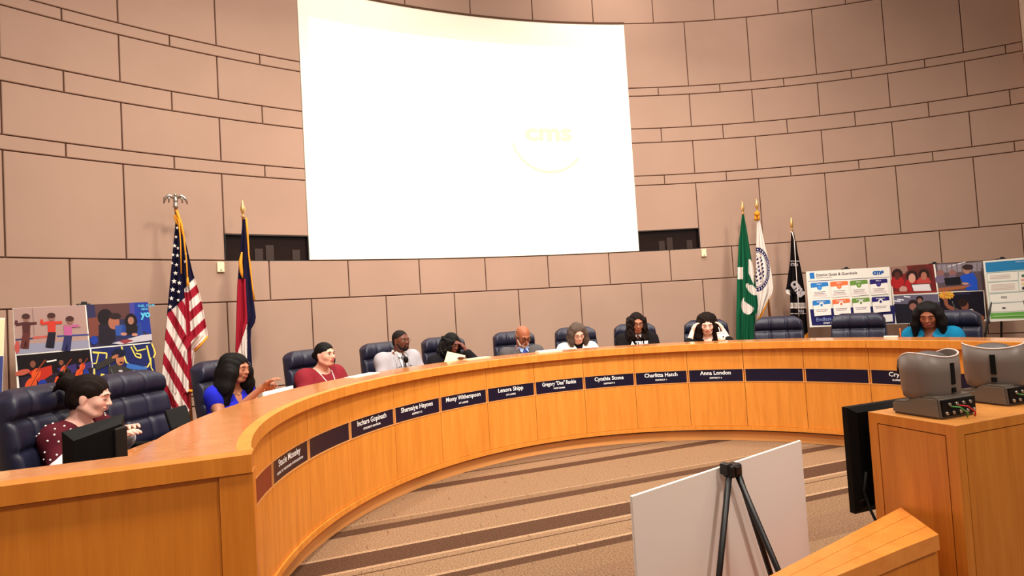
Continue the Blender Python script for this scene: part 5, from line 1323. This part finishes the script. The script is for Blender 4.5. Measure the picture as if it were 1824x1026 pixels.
# --- display monitor hung on the far side of the cabinet
t = thing('display_monitor', 'large black monitor with its back to us, left of the camera cabinet', 'monitor', (.2, -.74, .43))
bm = bmesh.new(); x0, x1, z0, z1 = -.104, .50, .430, .862
fr_ = [(x0, z0), (x1, z0), (x1, z1), (x0, z1)]; ins = [(x0+.03, z0+.03), (x1-.03, z0+.03), (x1-.03, z1-.022), (x0+.03, z1-.022)]
rings = []
for L, y in ((fr_, -.700), (fr_, -.724), (ins, -.745)):
    rings.append([bm.verts.new((x, y, z)) for x, z in L])
for a_, b_ in zip(rings, rings[1:]):
    for k in range(4): bm.faces.new((a_[k], a_[(k+1) % 4], b_[(k+1) % 4], b_[k]))
bm.faces.new(rings[0][::-1]); bm.faces.new(rings[-1]); bmesh.ops.recalc_face_normals(bm, faces=bm.faces); child('housing', bm, M_BLACK, t)
bm = bmesh.new(); box(bm, x0+.012, x1-.012, -.7005, -.698, z0+.012, z1-.012); child('screen', bm, M_GLASSD, t)
bm = bmesh.new(); box(bm, .15, .25, -.822, -.745, .60, .70, bev=.006); child('wall_mount', bm, M_BLACKM, t)
bm = bmesh.new(); P1 = Vector((-.085, -.748, .55)); 
tube(bm, [Vector((-.06, -.752, .60)), Vector((-.088, -.760, .53)), Vector((-.085, -.775, .47)), Vector((-.13, -.86, .40)), Vector((-.135, -.98, .36)), Vector((-.135, -1.09, .30)), Vector((-.135, -1.13, .15)), Vector((-.14, -1.14, .01))], .0055, 8)
tube(bm, [Vector((-.09, -.765, .50)), Vector((-.10, -.752, .49)), Vector((-.104, -.75, .475))], .003, 6)
tag(obj('power_cable', bm, M_BLACK), 'black cable looping from the big monitor down the cabinet side', 'cable')
# --- two robotic video cameras
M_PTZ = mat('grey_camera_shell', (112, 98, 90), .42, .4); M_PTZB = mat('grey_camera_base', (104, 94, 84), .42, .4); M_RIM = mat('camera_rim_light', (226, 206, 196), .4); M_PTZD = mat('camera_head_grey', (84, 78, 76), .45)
def ptz(label, x, y, rz=0, turn=0):
    t = thing('video_camera', label, 'video camera', (x, y, CZ), rz, 'robotic video cameras on the cabinet')
    # base: low plinth, stepping up at the connector end (local -y faces us)
    bm = bmesh.new()
    prof = [(.090, .0), (.090, .048), (.052, .050), (.030, .052), (-.012, .078), (-.088, .078), (-.094, .0)]
    L = [bm.verts.new((-.097, yy, zz)) for yy, zz in prof]; R_ = [bm.verts.new((.097, yy, zz)) for yy, zz in prof]
    nn = len(prof); bm.faces.new(L); bm.faces.new(R_[::-1])
    for k in range(nn): bm.faces.new((L[k], R_[k], R_[(k+1) % nn], L[(k+1) % nn]))
    bmesh.ops.recalc_face_normals(bm, faces=bm.faces)
    bmesh.ops.bevel(bm, geom=[e for e in bm.edges], offset=.008, segments=2, affect='EDGES')
    bs = obj('base', bm, M_PTZB, t)
    bm = bmesh.new(); box(bm, -.086, .086, -.0975, -.085, .010, .068); obj('connector_recess', bm, M_BLACK, t)
    bm = bmesh.new(); r = random.Random(5)
    for k in range(9):
        cx_, cz_ = -.072+.018*k, .022+.030*(k % 2); lathe(bm, [(.006, 0), (.006, .007)], 10, (0, 0, 0)); bmesh.ops.transform(bm, matrix=Matrix.Translation((cx_, -.0975, cz_)) @ Matrix.Rotation(math.pi/2, 4, 'X'), verts=[v for v in bm.verts if v.index == -1] or bm.verts[-20:])
    obj('connectors', bm, M_SILVER, bs)
    for col, k, nm in (((190, 40, 50), .02, 'red_cable'), ((70, 140, 70), -.02, 'green_cable')):
        bm = bmesh.new(); tube(bm, [(k-.03, -.100, .045), (k-.01, -.120, .042), (k+.015, -.128, .02), (k+.02, -.122, .004)], .0028, 6); obj('cable', bm, mat(nm, col, .5), t)['label'] = nm.replace('_', ' ')
    # yoke shell: oval drum, open at the top, rim dips at the back
    bm = bmesh.new(); N = 48; a0 = turn
    def ring(rx, ry, zf):
        out = []
        for k in range(N):
            a = 2*math.pi*k/N; ca, sa = math.cos(a), math.sin(a); e = .82
            x_, y_ = math.copysign(abs(ca)**e, ca)*rx, math.copysign(abs(sa)**e, sa)*ry
            out.append(bm.verts.new((x_*math.cos(a0)-y_*math.sin(a0), x_*math.sin(a0)+y_*math.cos(a0)+.0, zf(ca, sa))))
        return out
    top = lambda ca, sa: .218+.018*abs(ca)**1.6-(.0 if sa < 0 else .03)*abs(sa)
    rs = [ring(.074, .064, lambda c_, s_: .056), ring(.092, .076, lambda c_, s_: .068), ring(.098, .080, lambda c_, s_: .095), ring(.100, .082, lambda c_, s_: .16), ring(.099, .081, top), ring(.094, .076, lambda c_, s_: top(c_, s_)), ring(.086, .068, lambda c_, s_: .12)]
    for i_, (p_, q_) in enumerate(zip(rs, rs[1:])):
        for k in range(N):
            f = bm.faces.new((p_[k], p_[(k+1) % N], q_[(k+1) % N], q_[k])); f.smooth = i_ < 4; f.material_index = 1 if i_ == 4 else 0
    bm.faces.new(rs[0][::-1]); bm.faces.new(rs[-1])
    ysh = obj('yoke_shell', bm, [M_PTZ, M_RIM], t)
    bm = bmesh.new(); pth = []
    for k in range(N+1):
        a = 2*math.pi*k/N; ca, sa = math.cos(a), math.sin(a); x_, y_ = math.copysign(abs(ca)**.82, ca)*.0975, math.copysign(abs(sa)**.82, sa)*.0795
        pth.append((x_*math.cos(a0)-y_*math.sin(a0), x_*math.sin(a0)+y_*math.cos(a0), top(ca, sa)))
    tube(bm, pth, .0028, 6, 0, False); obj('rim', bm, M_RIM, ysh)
    Rz = Matrix.Rotation(a0, 4, 'Z')
    bm = bmesh.new(); ell(bm, (0, .0, .190), (.080, .062, .046), 0, None, 24); box(bm, -.05, .05, .0, .10, .15, .215, 0, None, .02); bmesh.ops.transform(bm, matrix=Rz, verts=bm.verts); chd = obj('camera_head', bm, M_PTZD, t)
    bm = bmesh.new(); lathe(bm, [(.040, 0), (.044, .02), (.044, .04), (.036, .045)], 24); bmesh.ops.transform(bm, matrix=Rz @ Matrix.Translation((0, .058, .165)) @ Matrix.Rotation(-math.pi/2, 4, 'X'), verts=bm.verts); obj('lens', bm, M_BLACK, chd)
    ca, sa = math.cos(SLOT), math.sin(SLOT); sx_, sy_ = math.copysign(abs(ca)**.82, ca)*.100, math.copysign(abs(sa)**.82, sa)*.082; nr_ = math.atan2(sa/.082, ca/.100)
    bm = bmesh.new(); box(bm, -.004, .0025, -.009, .009, .118, .195); box(bm, -.004, .0025, -.009, .009, .088, .105); bmesh.ops.transform(bm, matrix=Matrix.Rotation(a0, 4, 'Z') @ Matrix.Translation((sx_, sy_, 0)) @ Matrix.Rotation(nr_, 4, 'Z'), verts=bm.verts); obj('vent_slot', bm, M_BLACK, ysh)
    return t
SLOT = math.radians(-88)
ptz('grey robotic video camera at the near left corner of the cabinet top', .041, -.973, 0, -.05)
SLOT = math.radians(-92)
ptz('grey robotic video camera further right and behind on the cabinet top', .440, -.955, 0, -1.0)
bm = bmesh.new(); tube(bm, [(.155, -.93, CZ+.003), (.20, -.96, CZ+.003), (.28, -.95, CZ+.003), (.36, -.90, CZ+.003)], .003, 6); tag(obj('thin_cable', bm, M_BLACK), 'thin black cable lying on the cabinet between the two cameras', 'cable')
# --- clerk's monitor behind the end wing
P0 = at_z(110, 780, 1.0)
def mon(px_tl, px_tr, px_br, px_bl, dist):
    return [CAM+ray(*p)*dist_ for p, dist_ in zip((px_tl, px_tr, px_br, px_bl), dist)]
TL, TR = CAM+ray(111, 770)*2.42, CAM+ray(221, 737)*2.60
u = Vector((TR.x-TL.x, TR.y-TL.y, 0)).normalized(); n = Vector((u.y, -u.x, 0)); 
if n.dot(CAM-TL) < 0: n = -n
W = (TR-TL).xy.length; zt = (TL.z+TR.z)/2
t = thing('desk_monitor', 'black desktop monitor seen from behind at the left end of the dais', 'monitor', ((TL+TR)/2).xy.to_3d()+Vector((0, 0, .745)))
tz = (TR.z-TL.z)/W
mx = Matrix(((u.x, n.x, 0, TL.x), (u.y, n.y, 0, TL.y), (tz, 0, 1, TL.z), (0, 0, 0, 1)))
bm = bmesh.new(); r1 = []
Hh = .245
for L, y in (([(0, -Hh), (W, -Hh), (W, 0), (0, 0)], -.012), ([(0, -Hh), (W, -Hh), (W, 0), (0, 0)], .0), ([(.025, -Hh+.03), (W-.02, -Hh+.03), (W-.02, -.035), (.03, -.045)], .03)):
    r1.append([bm.verts.new(mx @ Vector((x, y, z))) for x, z in L])
for a_, b_ in zip(r1, r1[1:]):
    for k in range(4): bm.faces.new((a_[k], a_[(k+1) % 4], b_[(k+1) % 4], b_[k]))
bm.faces.new(r1[0][::-1]); bm.faces.new(r1[-1]); bmesh.ops.recalc_face_normals(bm, faces=bm.faces); child('housing', bm, M_BLACK, t)
bm = bmesh.new(); box(bm, .01, W-.01, -.0135, -.0121, -Hh+.01, -.01, 0, mx); child('screen', bm, M_GLASSD, t)
bm = bmesh.new(); box(bm, W*.76, W*.97, .030, .055, -Hh+.02, -.045, 0, mx, .006); child('stand_neck', bm, mat('dark_grey_plastic', (34, 28, 24), .5), t)
bm = bmesh.new(); cb = mx @ Vector((W*.75, .02, 0)); box(bm, cb.x-.09, cb.x+.09, cb.y-.08, cb.y+.08, .746, .764, 0, None, .006); box(bm, cb.x-.02, cb.x+.02, cb.y-.02, cb.y+.02, .76, zt-Hh+.04); child('stand_base', bm, M_BLACK, t)
# --- items on the ledge and desk
def placed(nm, label, cat, bmf, m, loc, rz=0, parts=None):
    bm = bmesh.new(); bmf(bm); o = obj(nm, bm, m); o.location = loc; o.rotation_euler = (0, 0, rz); tag(o, label, cat); return o
# white cup with straw in front of the woman in black
def on_ledge(px, py, r, z=ZT):
    q = cyl_pt(px, py, r, (0, 0)); return DPt(r, math.atan2(q.x, q.y), z)
pp = on_ledge(1286, 612, RB-.05)
t = thing('drink_cup', 'white takeaway cup with a straw on the glossy wooden ledge', 'cup', pp)
bm = bmesh.new(); lathe(bm, [(.034, 0), (.037, .03), (.041, .075)], 24); cup = obj('cup_body', bm, M_WHITE, t)
bm = bmesh.new(); lathe(bm, [(.043, .075), (.043, .082), (.036, .086)], 24); obj('lid', bm, M_PAPER, cup)
bm = bmesh.new(); tube(bm, [(-.01, 0, .08), (-.026, 0, .135)], .0035, 8); obj('straw', bm, M_WHITE, t)
bm = bmesh.new(); lathe(bm, [(.008, 0), (.008, .002)], 12); bmesh.ops.transform(bm, matrix=Matrix.Translation((-.010, -.0375, .042)) @ Matrix.Rotation(math.pi/2, 4, 'X'), verts=bm.verts); obj('logo', bm, M_BLACK, t)
# cream paper held by the woman in black
def sheet_px(nm, label, cat, pxs, rho, m, thick=.003, par=None):
    c0 = cyl_pt(sum(p[0] for p in pxs)/len(pxs), sum(p[1] for p in pxs)/len(pxs), rho, (0, 0)); nn = Vector((-c0.x, -c0.y, 1.2)).normalized()
    bm = bmesh.new(); P_ = [on_plane(x, y, c0, nn) for x, y in pxs]; lo = [bm.verts.new(q-nn*thick) for q in P_]; hi = [bm.verts.new(q) for q in P_]
    bm.faces.new(hi); bm.faces.new(lo[::-1])
    for k in range(len(P_)): bm.faces.new((lo[k], lo[(k+1) % len(P_)], hi[(k+1) % len(P_)], hi[k]))
    bmesh.ops.recalc_face_normals(bm, faces=bm.faces); o = obj(nm, bm, m); return tag(o, label, cat)
sheet_px('document', 'cream sheet of paper held up by the person in black with wavy hair', 'paper', [(797, 626), (829, 633), (827, 656), (788, 656)], 3.07, M_MANILA)
sheet_px('document', 'white packet of paper standing at the ledge in front of the person in royal blue', 'paper', [(470, 698), (522, 686.5), (524, 712), (471, 722)], 2.96, M_PAPER, .012)
def flat_sheet(px, py, label, w_=.21, l_=.28, rr=None, m=None, hgt=.004):
    r0 = rr or RB-.1; q = on_ledge(px, py, r0); th = math.atan2(q.x, q.y)
    o = placed('papers', label, 'paper', lambda bm: box(bm, -l_/2, l_/2, -w_/2, w_/2, 0, hgt), m or M_PAPER, DPt(r0, th, ZT), -th+.1)
    return o
flat_sheet(646, 670, 'flat white papers on the ledge between the maroon top and the light grey suit', .10, .30, RB-.055)
flat_sheet(978, 628, 'white papers on the ledge between the bald man and the white jacket', .08, .26, RB-.045, None, .012)
q = at_z(852, 641, ZT)
flat_sheet(850, 640.5, 'pale strip on the ledge imitating wall reflection, left of the bald man', .08, .26, RB-.045, M_MANILA, .006)  # pale slab laid in for the bright wall reflected in the glossy ledge
# microphone in front of the light grey suit
pa = on_ledge(724, 655, 2.97); th = math.atan2(pa.x, pa.y); b0 = DPt(3.0, th, .746)
t = thing('desk_microphone', 'black gooseneck microphone in front of the light grey suit', 'microphone', b0)
tip = DPt(2.97, th, .955)
bm = bmesh.new(); lathe(bm, [(.05, 0), (.05, .012), (.03, .02)], 20); obj('base', bm, M_BLACK, t)
bm = bmesh.new(); tube(bm, [b0+Vector((0, 0, .015)), b0+Vector((.0, 0, .10)), tip], .005, 8); child('gooseneck', bm, M_BLACKM, t)
bm = bmesh.new(); ell(bm, tip, (.022, .022, .030)); child('windscreen', bm, M_BLACK, t)
# orange stick near the woman in teal
q = on_ledge(1605, 610, RB-.03)
placed('orange_pencil', 'thin orange stick standing upright on the ledge left of the person in teal', 'pencil', lambda bm: tube(bm, [(0, 0, 0), (.0, 0, .075)], [.004, .0035], 8), mat('orange_paint', (240, 110, 40), .5), q)
for pxx, lab in ((1588, 'small white box on the ledge near the orange stick'),):
    q = on_ledge(pxx, 610, RB-.035); placed('white_box', lab, 'box', lambda bm: box(bm, -.05, .05, -.02, .02, 0, .012, bev=.002), M_PAPER, q, -math.atan2(q.x, q.y))
# black object (bag edge) between the clerk's empty chair and the flag
q = cyl_pt(322, 735, 3.30, (0, 0))
t = thing('desk_phone', 'dark tilted desk device on the work surface left of the american flag foot', 'device', (q.x, q.y, .745), math.radians(20))
bm = bmesh.new(); box(bm, -.06, .06, -.02, .02, 0, .13, 0, Matrix.Rotation(math.radians(-24), 4, 'X') @ Matrix.Rotation(math.radians(-10), 4, 'Y'), .008); obj('housing', bm, M_BLACK, t)
